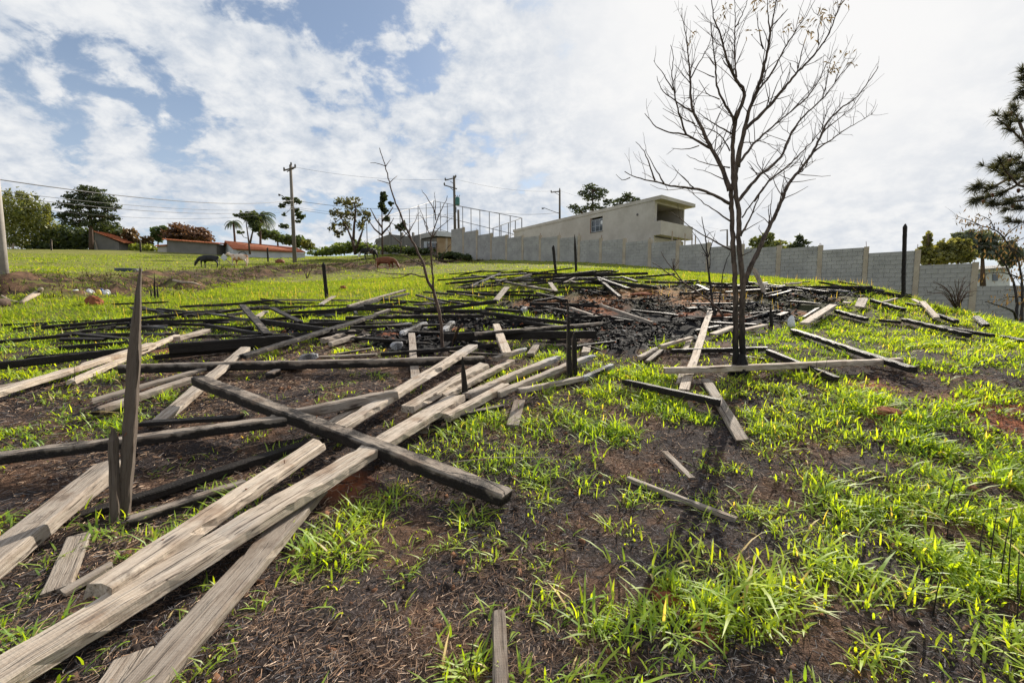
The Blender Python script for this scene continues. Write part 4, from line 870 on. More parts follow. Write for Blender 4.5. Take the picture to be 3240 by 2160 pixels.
T_(3171, 1060, 3275, 1080, .08, .05, .02, .02, .85, 'charred plank leaving the right edge', .6, kind='charred_board')
T_(2889, 945, 2920, 960, .07, .03, .06, .03, .02, 'small pale plank right of the right post', .95)
T_(2918, 951, 2964, 1003, .085, .035, .10, .05, .0, 'bright pale plank propped on the right slope', 1.)
T_(2957, 990, 3026, 1011, .09, .05, .02, .01, .85, 'charred plank under the bright pale one on the right slope', .6, kind='charred_board')
T_(3089, 999, 3122, 1025, .09, .04, .0, .0, .9, 'small charred plank near the right crest', .5, kind='charred_board')
T_(2868, 957, 2914, 965, .08, .04, .0, .0, .9, 'small charred plank behind the little pale one by the right post', .5, kind='charred_board')
# --- top of the mound
T_(2477, 905, 2759, 904, .09, .055, .06, .10, .55, 'long level plank with brown top on the right shoulder of the mound', .62)
T_(2622, 908, 2789, 914, .09, .05, .02, .04, .9, 'charred plank under the brown topped one', .5, kind='charred_board')
T_(2368, 891, 2622, 921, .09, .055, .05, .03, .92, 'long charred plank sloping right on top of the mound', .5, kind='charred_board')
T_(2621, 912, 2824, 928, .08, .04, .02, .02, .82, 'charred plank reaching towards the right post', .6, kind='charred_board')
T_(2392, 898, 2434, 904, .09, .03, .07, .07, .05, 'small pale board on top of the mound right of the trunk', .92)
T_(2486, 897, 2532, 893, .12, .03, .04, .05, .25, 'greyish board at the back right of the mound', .8)
T_(2421, 928, 2472, 918, .06, .03, .03, .06, .5, 'small grey stick at the foot of the leaning board', .7)
T_(2440, 934, 2500, 918, .10, .04, .02, .06, .7, 'dark grey plank end in the coals right of the trunk', .55, kind='charred_board')
T_(2250, 902, 2480, 908, .10, .06, .03, .03, .95, 'black plank passing behind the burnt trunk', .5, kind='charred_board')
T_(2205, 890, 2320, 897, .07, .05, .03, .03, .95, 'black plank on the skyline left of the burnt trunk', .5, kind='charred_board')
G_ = 'charred boards tangled on top of the mound'
far = [(1640, 884, 1882, 858, .10, .06, .12, .26, .95, 'long black board rising right along the top of the heap', .5), (1822, 868, 2050, 861, .10, .06, .16, .22, .95, 'long black board topping the right half of the heap', .5),
 (1730, 887, 1824, 873, .10, .06, .08, .14, .95, 'black board under the two long ones on the heap', .5), (1493, 868, 1577, 882, .08, .05, .20, .12, .9, 'black board pointing up left at the left end of the heap', .5),
 (1569, 884, 1750, 917, .07, .05, .16, .10, .3, 'long grey-brown batten sloping down right across the heap', .75), (1581, 863, 1488, 904, .10, .05, .22, .04, .85, 'dark board crossing another in an X at the left end of the heap', .55),
 (1411, 895, 1530, 885, .08, .05, .02, .06, .9, 'charred board trailing off the left end of the heap', .5), (1600, 889, 1680, 865, .09, .05, .08, .22, .08, 'pale board rising over the heap', .85),
 (1645, 890, 1710, 912, .08, .03, .14, .10, .1, 'pale short board sloping down beside the grey-brown batten', .85), (1470, 909, 1588, 898, .09, .05, .04, .06, .5, 'grey edged board below the X at the heap', .65),
 (1588, 901, 1652, 901, .09, .03, .05, .05, .12, 'short pale board lying level in the heap', .85), (1664, 893, 1716, 882, .09, .03, .10, .14, .08, 'tan board peeping out behind the batten', .88),
 (1684, 899, 1740, 890, .07, .03, .08, .12, .25, 'small greyish lath right of the tan board', .75), (1741, 893, 1757, 919, .12, .025, .16, .06, .05, 'pale board tilted towards the viewer in the heap', .85),
 (1513, 922, 1688, 919, .09, .05, .04, .04, .8, 'charred level board in front of the heap', .55), (1592, 928, 1750, 933, .09, .05, .03, .03, .85, 'charred board with lit edge nearest the coal bed', .6),
 (1700, 925, 1790, 947, .10, .05, .05, .03, .85, 'charred board sliding into the coal bed', .5), (1768, 906, 1888, 906, .09, .05, .05, .05, .95, 'black level board in the middle of the heap', .5),
 (1774, 899, 1818, 877, .09, .03, .08, .16, .3, 'grey board rising right in the middle of the heap', .7), (1840, 914, 1889, 925, .08, .04, .03, .02, .9, 'small black board at the edge of the coals', .5),
 (1806, 887, 1838, 897, .06, .03, .12, .08, .3, 'thin grey sliver on the heap', .75), (1893, 880, 1962, 936, .085, .05, .16, .03, .55, 'ash covered board slanting into the coals', .7),
 (1891, 876, 1987, 910, .13, .05, .18, .08, .85, 'wide dark board slanting right on the heap', .55), (1850, 888, 1962, 899, .08, .06, .10, .08, .95, 'black board under the wide dark one', .5),
 (1911, 881, 2076, 906, .09, .055, .14, .06, .85, 'long grey-edged charred board at the right of the heap', .6), (1985, 899, 2080, 909, .09, .05, .06, .04, .9, 'charred board ending at the red earth', .5),
 (1967, 874, 2014, 888, .10, .04, .14, .10, .6, 'dark grey board end behind the long grey-edged one', .65), (2013, 874, 2134, 865, .07, .05, .06, .16, .95, 'black stick rising to the right over the turf strip', .5),
 (2039, 888, 2195, 892, .09, .055, .05, .04, .75, 'level charred board right of the heap', .6), (2151, 887, 2208, 885, .08, .04, .03, .03, .95, 'short black board on the turf line', .5),
 (2205, 899, 2244, 917, .10, .04, .06, .03, .8, 'dark board end left of the second sapling', .55), (1676, 956, 1770, 959, .10, .06, .02, .02, .97, 'black board sunk in the near coals', .5),
 (1541, 972, 1652, 982, .09, .05, .03, .02, .9, 'charred board in front of the near coals', .5), (1700, 980, 1749, 978, .08, .04, .02, .02, .55, 'small grey board sunk in the coals', .7),
 (1560, 893, 1600, 880, .09, .04, .10, .14, .8, 'short charred board inside the left end of the heap', .55), (1880, 872, 1960, 868, .08, .04, .12, .14, .3, 'grey lath under the top right board', .7),
 (1780, 958, 1905, 965, .09, .05, .02, .02, .97, 'black board half buried behind the split post', .5), (1930, 1000, 2000, 1012, .09, .05, .02, .02, .97, 'burnt black board end right of the paired beams', .5)]
for r_ in far: T_(*r_[:10], tone=r_[10], kind='charred_board' if r_[8] > .6 else 'plank', group=G_)
# loose burnt boards that nothing in the photograph tells apart, region by region
def scatter_boards(n, xr, yr, Lr, ch, lab, grp, lift=(.02, .14), wr=(.06, .105), bias=0., inbed=False, spread=.30):
    k = 0
    while k < n:
        px_, py_ = rt.uniform(*xr), rt.uniform(*yr); P = hit(px_, py_)
        if inbed and not bed_mask(np.array([P[0]]), np.array([P[1]]))[0]: k += .2; continue
        L = rt.uniform(*Lr); a = rt.gauss(bias, spread) if rt.random() < .85 else rt.uniform(-1.3, 1.3); d = np.array([math.cos(a), math.sin(a)]) * L / 2
        w, t_ = rt.uniform(*wr), rt.uniform(.03, .06); e = []
        for s_ in (-1, 1):
            x, y = P[0] + s_ * d[0], P[1] + s_ * d[1]; e.append(np.array([x, y, g1(x, y) + rt.uniform(*lift)]))
        kind = 'charred_board'; ch_ = rt.uniform(*ch); me = timber_mesh(L, w, t_, ch_, rt.uniform(.4, .7), rt, e0=rt.choice((0, 0, .1)), e1=rt.choice((0, .12, .2)), ash1=rt.choice((0, 0, 0, 0, 0, 0, .5)))
        o = link(kind, me); me.name = kind; o.matrix_world = frame(e[0], e[1], rt.uniform(-.25, .25)); tag(o, lab, 'board', grp); FOOT.append((e[0][0], e[0][1], e[1][0], e[1][1], w / 2, .1)); k += 1
scatter_boards(40, (430, 1380), (968, 1095), (.7, 2.6), (.55, 1.), 'burnt board among the tangled boards left of the coal bed', 'burnt boards in the left tangle', bias=.05)
scatter_boards(34, (1440, 2010), (870, 925), (.8, 3.2), (.55, 1.), 'burnt board in the heap along the top of the mound', 'burnt boards in the heap', lift=(.04, .30), wr=(.08, .13))
scatter_boards(46, (1540, 2620), (925, 1060), (.25, 1.1), (.6, 1.), 'burnt board fragment sunk in the coal bed', 'burnt fragments in the coal bed', lift=(.03, .10), wr=(.05, .10), inbed=True, spread=.6)
scatter_boards(12, (2340, 2820), (902, 936), (.6, 2.2), (.6, 1.), 'burnt board on the right shoulder of the mound', 'burnt boards on the right shoulder', lift=(.03, .14), bias=-.2)
scatter_boards(9, (60, 560), (1022, 1085), (.7, 2.2), (.7, 1.), 'burnt board lying in the turf at far left of the tangle', 'burnt boards in the left turf', lift=(.01, .05), bias=.1)
scatter_boards(12, (1180, 1900), (1045, 1120), (.3, 1.2), (.5, 1.), 'burnt board scrap lying among the beams in the centre', 'burnt scraps between the centre beams', lift=(.01, .06))
for (x1, y1, x2, y2, lab) in ((1406, 1037, 1434, 1012, 'ash-white crazed log chunk left of the sapling stem'), (1267, 1050, 1350, 1015, 'long log burnt to silver ash left of the sapling'), (948, 1123, 1006, 1114, 'ash-white log end behind the very long level beam'), (1652, 977, 1664, 967, 'small grey-white ash lump in the near coals'), (1240, 1086, 1275, 1078, 'pale ash log in the small coal patch')):
    T_(x1, y1, x2, y2, .10, .09, .0, .02, .95, lab, .8, kind='burnt_log', ash0=1.2, ash1=1.2, e0=.05, e1=.08)
T_(1984, 1506, 2330, 1636, .040, .03, .015, .0, .12, 'thin grey stick lying in the grass lower right of centre', .66)
T_(2104, 1424, 2188, 1508, .055, .02, .02, .0, .08, 'small pale splinter board in the grass above the thin grey stick', .75)

# --- upright stakes and posts
def post(base, top, w, t, char, label, tone=.6, point=.5, kind='fence_post', cat='post', D=None, yaw=.5, sink=.15, ash=0.):
    A = hit(*base); D = A[1]; B = at(*top, D * (1 + (0))); d = Vector(B) - Vector(A); L = d.length + sink; A2 = Vector(A) - d.normalized() * sink
    me = timber_mesh(L, w, t, char, tone, rt, e1=0, ash1=ash)
    n = len(me.vertices) // 9
    for i in range(n):                          # taper or break the top
        for k in range(9):
            v = me.vertices[i * 9 + k].co; u = v.x / L
            v.z -= t / 2
            if u > 1 - point: f = (u - 1 + point) / point; v.y *= 1 - .85 * f; v.z *= 1 - .75 * f
            if i == n - 1: v.x += rt.uniform(-.05, .02)
    o = link(kind, me); x = d.normalized(); y = Vector((math.cos(yaw), math.sin(yaw), 0)); y = (y - x * y.dot(x)).normalized(); z = x.cross(y)
    o.matrix_world = Matrix.Translation(A2) @ Matrix((x, y, z)).transposed().to_4x4(); me.name = kind
    if label: tag(o, label, cat)
    return o
# split post in front: a tall half with a pointed top and a short half broken off at knee height
sp = empty('split_post', hit(373, 1650)); tag(sp, 'tall split grey post with pointed tip standing in the left foreground', 'post')
def half(base, top, w, t, nm, yaw, point, dd=0.):
    A = Vector(hit(*base)) + Vector((0, dd, 0)); B = Vector(at(*top, A.y)); o = post(base, top, w, t, .22, None, .14, point, nm, yaw=yaw); mw = o.matrix_world.copy(); o.parent = sp; o.matrix_local = Matrix.Translation(-sp.location) @ Matrix.Translation((0, dd, 0)) @ mw; return o
hA = half((380, 1642), (433, 848), .066, .06, 'tall_half', .35, .30, .03); hB = half((366, 1650), (357, 1352), .046, .055, 'short_half', .35, .04)
nl = nail(hA, .75, -.01, -.04, .05, (.9, .3))
post((1034, 946), (1023, 829), .11, .10, .95, 'short black burnt post standing in the turf left of the sapling', .5, .05)
post((1472, 1268), (1463, 1130), .055, .05, .60, 'small dark pointed stake standing among the pale planks', .55, .35, 'stake', 'stake')
bp = empty('broken_post', hit(1809, 1193)); tag(bp, 'broken upright post with a tall splinter behind the pale plank tips', 'post')
for b_, t_, w, nm, pt, dd in (((1803, 1193), (1796, 950), .062, 'tall_splinter', .75, 0.), ((1820, 1192), (1817, 1052), .05, 'broken_half', .03, .02)):
    o = post(b_, t_, w, .085, .30, None, .25, pt, nm, yaw=.2); mw = o.matrix_world.copy(); o.parent = bp; o.matrix_local = Matrix.Translation(-bp.location) @ Matrix.Translation((0, dd, 0)) @ mw
post((1759, 868), (1750, 776), .11, .09, .95, 'left one of two black posts on the far side of the heap', .5, .04)
post((1823, 863), (1818, 742), .10, .09, .95, 'right, pointed one of two black posts on the far side of the heap', .5, .30)
post((2858, 938), (2864, 708), .088, .085, .97, 'tall black burnt post at the right rim of the coal bed', .5, .04)
post((2443, 1036), (2438, 967), .055, .05, .97, 'thin black burnt stub in the grass right of the trunk', .5, .3, 'stake', 'stake')
post((1905, 872), (1901, 852), .10, .08, .97, 'black triangular board tip poking above the heap', .5, .8, 'stake', 'stake')
post((2422, 932), (2384, 846), .12, .04, .08, 'pale board leaning against nothing, standing out behind the trunk', .9, .05, 'leaning_board', 'board', yaw=.1)
post((163, 792), (161, 757), .16, .14, .3, 'pale fence post in front of the dark trees at far left', .9, .05, 'fence_post')
post((445, 797), (443, 761), .16, .14, .3, 'pale fence post beside the bright green hedge', .9, .05, 'fence_post')
post((848, 828), (846, 783), .14, .12, .7, 'dark thin fence post right of the cream cow', .7, .05, 'fence_post')
for k_, (b_, t_) in enumerate((((490, 948), (488, 862)), ((480, 944), (474, 905)), ((500, 942), (497, 900)))): post(b_, t_, .05, .05, .95, ('tallest', 'left', 'right')[k_] + ' of three burnt stems standing in the turf by the dry bank', .5, .6, 'burnt_reed', 'dead stem')

# slab of bark, clods, stones
def lump(name, label, cat, x, y, wpx, hm, mat, seed, flat=.7, lift=0.):
    P = hit(x, y); s = wpx / 2 * P[1] / F_PX; r = np.random.default_rng(seed); b = bmesh.new(); bmesh.ops.create_icosphere(b, subdivisions=3, radius=1)
    for v in b.verts:
        n_ = fbm(np.array([v.co.x * 1.7 + seed]), np.array([v.co.y * 1.7 + v.co.z * 2.3]), 1.1, seed, 3)[0]; v.co *= .72 + .56 * n_; v.co = Vector((v.co.x * s, v.co.y * s * .8, v.co.z * hm))
    me = bpy.data.meshes.new(name); b.to_mesh(me); b.free(); me.materials.append(M[mat]); o = link(name, me, None, tuple(P + np.array([0, 0, hm * .25 + lift]))); return tag(o, label, cat)
lump('boulder', 'rounded orange brown clod of earth in the turf near the white litter', 'earth clod', 297, 966, 50, .22, 'red_earth', 3)
lump('clod', 'small red clod in the turf right of the short black post', 'earth clod', 1086, 916, 22, .13, 'red_earth', 4)
lump('clod', 'dark brown clod on the pasture beside the tall pole', 'earth clod', 885, 832, 30, .28, 'cow_brown', 5)
lump('clod', 'crumbly red clod in the lower right grass', 'earth clod', 2100, 1905, 70, .05, 'red_earth', 6)
lump('clod', 'red clod below the grass on the right slope', 'earth clod', 2800, 1310, 90, .06, 'red_earth', 7)
lump('stone', 'pale stone beside the foot of the second sapling', 'stone', 2298, 978, 22, .09, 'dry_wood', 8)
lump('ash_lump', 'white plastic-like lump at the right rim of the coal bed', 'lump', 2503, 1032, 24, .16, 'plastic_white', 9)
lump('ash_lump', 'rounded white lump at the left of the burnt trunk', 'lump', 2275, 1035, 32, .10, 'ash', 10)
lump('bark_slab', 'rust coloured slab lying on the red earth of the coal bed', 'slab', 2030, 934, 70, .07, 'red_earth', 11)
for i_, (x, y, w, mt_, lab) in enumerate(((240, 932, 26, 'plastic_white', 'white crumpled bag, leftmost of the litter by the bank'), (283, 930, 26, 'plastic_white', 'white crumpled bag in the middle of the litter by the bank'), (313, 931, 14, 'plastic_yellow', 'yellow scrap in the litter by the bank'), (322, 928, 14, 'plastic_blue', 'dark blue scrap next to the yellow one in the litter'), (338, 932, 22, 'plastic_white', 'white crumpled bag right of the coloured scraps'))):
    lump('rubbish_bag' if mt_ == 'plastic_white' else 'plastic_scrap', lab, 'litter', x, y, w, .13, mt_, 20 + i_)
P = hit(407, 860); q = MB(); n_ = 20
for (rx, rz, z) in ((0, 0, .06), (.42, .3, .06), (.5, .36, .22), (.46, .32, .26), (.40, .28, .2)): pass
sc2 = P[1] / F_PX; ring = lambda rx, ry, z: [Vector(P) + Vector((math.cos(a) * rx, math.sin(a) * ry, z)) for a in np.linspace(0, 2 * math.pi, n_, endpoint=False)]
rs = [ring(33 * sc2, .5, -.05), ring(35 * sc2, .55, .13), ring(33 * sc2, .5, .16), ring(31 * sc2, .46, .10)]; vv = [p for r_ in rs for p in r_]; ff = [(i * n_ + k, i * n_ + (k + 1) % n_, (i + 1) * n_ + (k + 1) % n_, (i + 1) * n_ + k) for i in range(3) for k in range(n_)] + [tuple(3 * n_ + k for k in range(n_))]
q.add(vv, ff); tag(q.build('tub', M['tub_blue'], None, tuple(P), True), 'low dark oval water tub at the edge of the pasture', 'tub')
def limb(label, pts, r, mat='dry_wood', name='dead_branch'):
    W_ = [Vector(hit(x, y, l)) for x, y, l in pts]; q = MB(); q.tube(W_, r, 7); o = q.build(name, M[mat], None, tuple(W_[0]), True); return tag(o, label, 'branch')
limb('pale crooked dead branch lying at the far left by the bank', [(68, 957, .05), (95, 940, .10), (118, 928, .14), (128, 917, .25), (131, 914, .3)], [.05, .07, .08, .07, .05])
limb('thin dry twig curving on the ground at the left edge', [(5, 935, .05), (30, 950, .08), (62, 956, .04)], [.02, .025, .015])
limb('pale branch lying across the dark bank below the black cow', [(548, 887, .15), (575, 893, .2), (610, 895, .2), (637, 903, .1)], [.05, .06, .05, .02])
limb('short brown log at the left edge by the bank', [(-40, 962, .08), (28, 958, .08)], [.14, .12], 'bark', 'log')
limb('bent dark branch stub standing beside the sapling stem', [(1422, 1108, 0), (1435, 1080, .12), (1447, 1045, .35), (1462, 1026, .5)], [.022, .025, .024, .02], 'bark')
limb('pale dry twig standing bent in the grass below the big beam', [(1741, 1580, 0), (1742, 1530, .12), (1741, 1450, .32), (1760, 1452, .32)], [.004, .004, .003, .002])
limb('long thin dry stalk lying across the soil below the big beam', [(1400, 1465, .22), (1560, 1447, .24), (1741, 1447, .32)], [.003, .0035, .003])
# signboard on a leaning stick beside the cream cow
PD = hit(737, 839)[1]; sb = empty('leaning_paddle', at(737, 839, PD)); tag(sb, 'small white board on a leaning stick between the black and cream cows', 'sign')
q = MB(); q.tube([at(737, 841, PD), at(712, 817, PD)], .04, 6); q.build('stick', M['dry_wood'], sb)
q = MB(); c_ = at(709, 815, PD - .1); 
for x0, x1, y0, y1 in ((-.22, .2, -.2, .2),): q.box(x0, x1, -.02, .02, y0, y1, Matrix.Translation(c_) @ Matrix.Rotation(.7, 4, 'Y'))
q.build('board', M['whitewash'], sb)

# ------------------------------------------------------------------ cows
def cow(label, px, py, D, head, mat, facing, scale=1., up=False, yaw=0.):
    b_ = hit(px, py); b_[2] = g1(b_[0], b_[1]); scale *= b_[1] / D; print('cow', b_)
    V_ = [((0, 0, 1.02), (.30, .36)), ((-.45, 0, 1.0), (.31, .36)), ((-.85, 0, 1.05), (.24, .28)), ((-1.0, 0, 1.12), (.10, .12)), ((.45, 0, 1.0), (.27, .33)), ((.72, 0, 1.02 if not up else 1.12), (.17, .25))]
    if up: V_ += [((1.02, 0, 1.28), (.12, .16)), ((1.28, 0, 1.40), (.115, .12)), ((1.62, 0, 1.25), (.07, .07))]
    else: V_ += [((1.02, 0, .80), (.12, .17)), ((1.25, 0, .48), (.11, .12)), ((1.36, 0, .14), (.065, .07))]
    E = [(0, 1), (1, 2), (2, 3), (0, 4), (4, 5), (5, 6), (6, 7), (7, 8)]
    def leg(root, pts):
        p = root
        for c in pts: V_.append(c); E.append((p, len(V_) - 1)); p = len(V_) - 1
    for s_ in (-1, 1):
        st = .10 * s_
        leg(4, [((.5 + st, .19 * s_, .72), (.11, .12)), ((.52 + st, .18 * s_, .42), (.06, .065)), ((.50 + st, .18 * s_, .10), (.045, .045)), ((.54 + st, .18 * s_, .0), (.06, .05))])
        leg(2, [((-.78, .20 * s_, .74), (.14, .16)), ((-.92 - st, .19 * s_, .45), (.065, .07)), ((-.86 - st, .19 * s_, .10), (.048, .048)), ((-.82 - st, .19 * s_, .0), (.06, .05))])
    leg(3, [((-1.10, 0, .95), (.025, .025)), ((-1.12, 0, .45), (.02, .02)), ((-1.12, 0, .32), (.04, .04))])
    hb_ = 7; hx_, _, hz_ = V_[7][0]
    for s_ in (-1, 1): leg(7, [((hx_ - .06, .20 * s_, hz_ + .06), (.045, .03))])
    me = bpy.data.meshes.new('cow'); me.from_pydata([v[0] for v in V_], E, []); tmp = bpy.data.objects.new('cow', me); COL.objects.link(tmp)
    sk_ = tmp.modifiers.new('s', 'SKIN'); 
    for i, v in enumerate(V_): me.skin_vertices[0].data[i].radius = v[1]
    me.skin_vertices[0].data[0].use_root = True; sk_.use_smooth_shade = True
    tmp.modifiers.new('u', 'SUBSURF').levels = 2; dg = bpy.context.evaluated_depsgraph_get(); m2 = bpy.data.meshes.new_from_object(tmp.evaluated_get(dg)); bpy.data.objects.remove(tmp)
    m2.materials.clear(); m2.materials.append(M[mat]); m2.name = 'cow_body'
    o = empty('cow', tuple(b_)); tag(o, label, 'cow'); o.scale = (scale * facing, scale, scale) if False else (scale,) * 3; o.rotation_euler.z = yaw + (0 if facing > 0 else math.pi)
    link('body', m2, o)
    for s_ in (-1, 1):
        q = MB(); q.tube([(hx_ - .02, .08 * s_, hz_ + .10), (hx_ - .02, .20 * s_, hz_ + .18), (hx_ + .02, .24 * s_, hz_ + .30)], [.03, .025, .008], 6); c = bpy.data.meshes.new('horn'); c.from_pydata(q.v, [], q.f); c.materials.append(M['dry_wood']); link('horn', c, o)
    return o
cow('black cow grazing with its head down at far left', 660, 846, 47, None, 'cow_black', -1, .95, yaw=.15)
cow('cream and brown cow standing with its head raised', 757, 843, 47, None, 'cow_tan', -1, .92, up=True, yaw=-.1)
cow('reddish brown cow grazing facing right', 1222, 846, 40, None, 'cow_brown', 1, .88, yaw=-.15)
cow('black and white cow grazing behind the reddish brown one', 1168, 822, 44, None, 'cow_pied', -1, .85, yaw=.9)

# ------------------------------------------------------------------ bare woody plants
class Plant:
    """limbs traced as polylines of photograph pixels, given depth as they leave their parent"""
    def __init__(s, name, label, cat, base, D, seed, mat):
        s.D = D; s.o = empty(name, at(*base, D)); tag(s.o, label, cat); s.pts = []; s.r = random.Random(seed); s.mat = mat; s.twigs = 0
    def depth(s, x, y):
        if not s.pts: return 0.
        p = min(s.pts, key=lambda p: (p[0] - x) ** 2 + (p[1] - y) ** 2); return p[2]
    def poly(s, px, spread, dens=3):
        d0 = s.depth(*px[0]); d1 = d0 + s.r.uniform(-spread, spread); out = []
        Ls = [0.]
        for a, b in zip(px[:-1], px[1:]): Ls.append(Ls[-1] + math.hypot(a[0] - b[0], a[1] - b[1]))
        n = max(2, int(Ls[-1] / 14)); xs = np.linspace(0, Ls[-1], n + 1); X = np.interp(xs, Ls, [p[0] for p in px]); Y = np.interp(xs, Ls, [p[1] for p in px])
        if n > 4:
            k = np.array([.25, .5, .25]); X[1:-1] = np.convolve(X, k, 'valid'); Y[1:-1] = np.convolve(Y, k, 'valid')
        for i in range(n + 1):
            u = i / n; j = 1.6 if 0 < i < n else 0; x, y, d = X[i] + s.r.uniform(-j, j), Y[i] + s.r.uniform(-j, j), d0 + (d1 - d0) * u + s.r.uniform(-.01, .01)
            out.append((x, y, d))
        s.pts += out
        return [Vector(at(x, y, s.D + d)) for x, y, d in out]
    def limb(s, px, r0, r1, spread=.5, twig=0., name='branch', tl=(.12, .5), up=.5, n=7, ang=.8):
        W_ = s.poly(px, spread); q = MB(); m = len(W_); rad = [r0 + (r1 - r0) * (i / (m - 1)) ** .8 for i in range(m)]
        rad = [r * s.r.uniform(.93, 1.1) for r in rad]; q.tube(W_, rad, n)
        L = sum((b - a).length for a, b in zip(W_[:-1], W_[1:]))
        for _ in range(int(twig * L)):
            i = min(m - 2, int(m * (.15 + .85 * s.r.random()))); p = W_[i].lerp(W_[i + 1], s.r.random()); d = (W_[i + 1] - W_[i]).normalized()
            d2 = (d + Vector((s.r.gauss(0, 1), s.r.gauss(0, 1), s.r.gauss(up * .4, .8))) * ang).normalized(); l = s.r.uniform(*tl) * (1.1 - .5 * i / m); rr_ = min(max(.003, rad[i] * .36), .0065); tp = [p]; c = p
            for k in range(4):
                d2 = (d2 + Vector((s.r.gauss(0, .16), s.r.gauss(0, .16), .10 * up + s.r.gauss(0, .12)))).normalized(); c = c + d2 * l / 4; tp.append(c)
            q.tube(tp, [rr_, rr_ * .9, rr_ * .75, rr_ * .6, rr_ * .4], 4, False)
            if s.r.random() < .5:
                k = s.r.randint(1, 3); e = (d2 + Vector((s.r.gauss(0, .6), s.r.gauss(0, .6), s.r.gauss(.2, .5)))).normalized() * l * .45; q.tube([tp[k], tp[k] + e * .5 + Vector((0, 0, .01)), tp[k] + e], [rr_ * .6, rr_ * .5, rr_ * .3], 4, False)
        return q.build(name, M[s.mat], s.o, smooth=True), W_
def Tc(*p): return [(1950 + p[i] / 2.45, p[i + 1] / 2.45) for i in range(0, len(p), 2)]
def C3(*p): return [(1600 + p[i] / 2.868, 480 + p[i + 1] / 2.868) for i in range(0, len(p), 2)]
def R4(*p): return [(2200 + p[i] / 2.24, 600 + p[i + 1] / 2.24) for i in range(0, len(p), 2)]
def C2(*p): return [(800 + p[i] / 2.868, 480 + p[i + 1] / 2.868) for i in range(0, len(p), 2)]
tb = hit(2341, 1186); TD = tb[1]
rf = random.Random(4)
bt = Plant('burnt_tree', 'tall leafless fire-scorched tree with twin stems on the right of centre', 'tree', (2341, 1186), TD, 5, 'scorched_bark')
mpx = TD / F_PX
bt.limb([(2330, 1205), (2328, 1150), (2327, 1080)] + R4(285, 890, 280, 600, 262, 300, 255, 100, 250, 0) + Tc(905, 1450, 905, 1350, 900, 1200, 905, 1050, 930, 900), 9.5 * mpx, 5.5 * mpx, .1, 0, 'stem', n=12)
q = MB(); B0 = Vector(at(2340, 1190, TD))
for a in np.linspace(0, 6.283, 9)[:-1]:
    d_ = Vector((math.cos(a), math.sin(a) * .8, 0)); q.tube([B0 + d_ * .03 + Vector((0, 0, .30)), B0 + d_ * .075 + Vector((0, 0, .10)), B0 + d_ * .15 + Vector((0, 0, -.03)), B0 + d_ * .26 + Vector((0, 0, -.10))], [.03, .045, .035, .02], 7)
q.build('root_flare', M['scorched_bark'], bt.o, smooth=True)
bt.limb([(2356, 1205), (2352, 1150), (2349, 1080)] + R4(330, 890, 335, 760, 338, 690, 325, 560, 305, 350, 310, 150, 290, 60) + Tc(925, 1490, 925, 1380, 930, 1280), 10 * mpx, 6 * mpx, .1, 0, 'stem', n=12)
rb_ = [R4(345, 670)[0]] + R4(380, 580, 430, 470, 500, 320, 560, 190, 630, 40) + Tc(1330, 1430, 1430, 1310, 1520, 1190, 1600, 1030, 1640, 930, 1740, 840, 1860, 765, 1980, 600, 2030, 520)
tw = 12
bt.limb(rb_, 8.5 * mpx, 1.0 * mpx, .8, tw, 'limb', n=9, up=.9)
L1 = C3(2030, 470, 1900, 395, 1780, 345, 1640, 328, 1500, 310, 1350, 270, 1190, 240, 1080, 180)
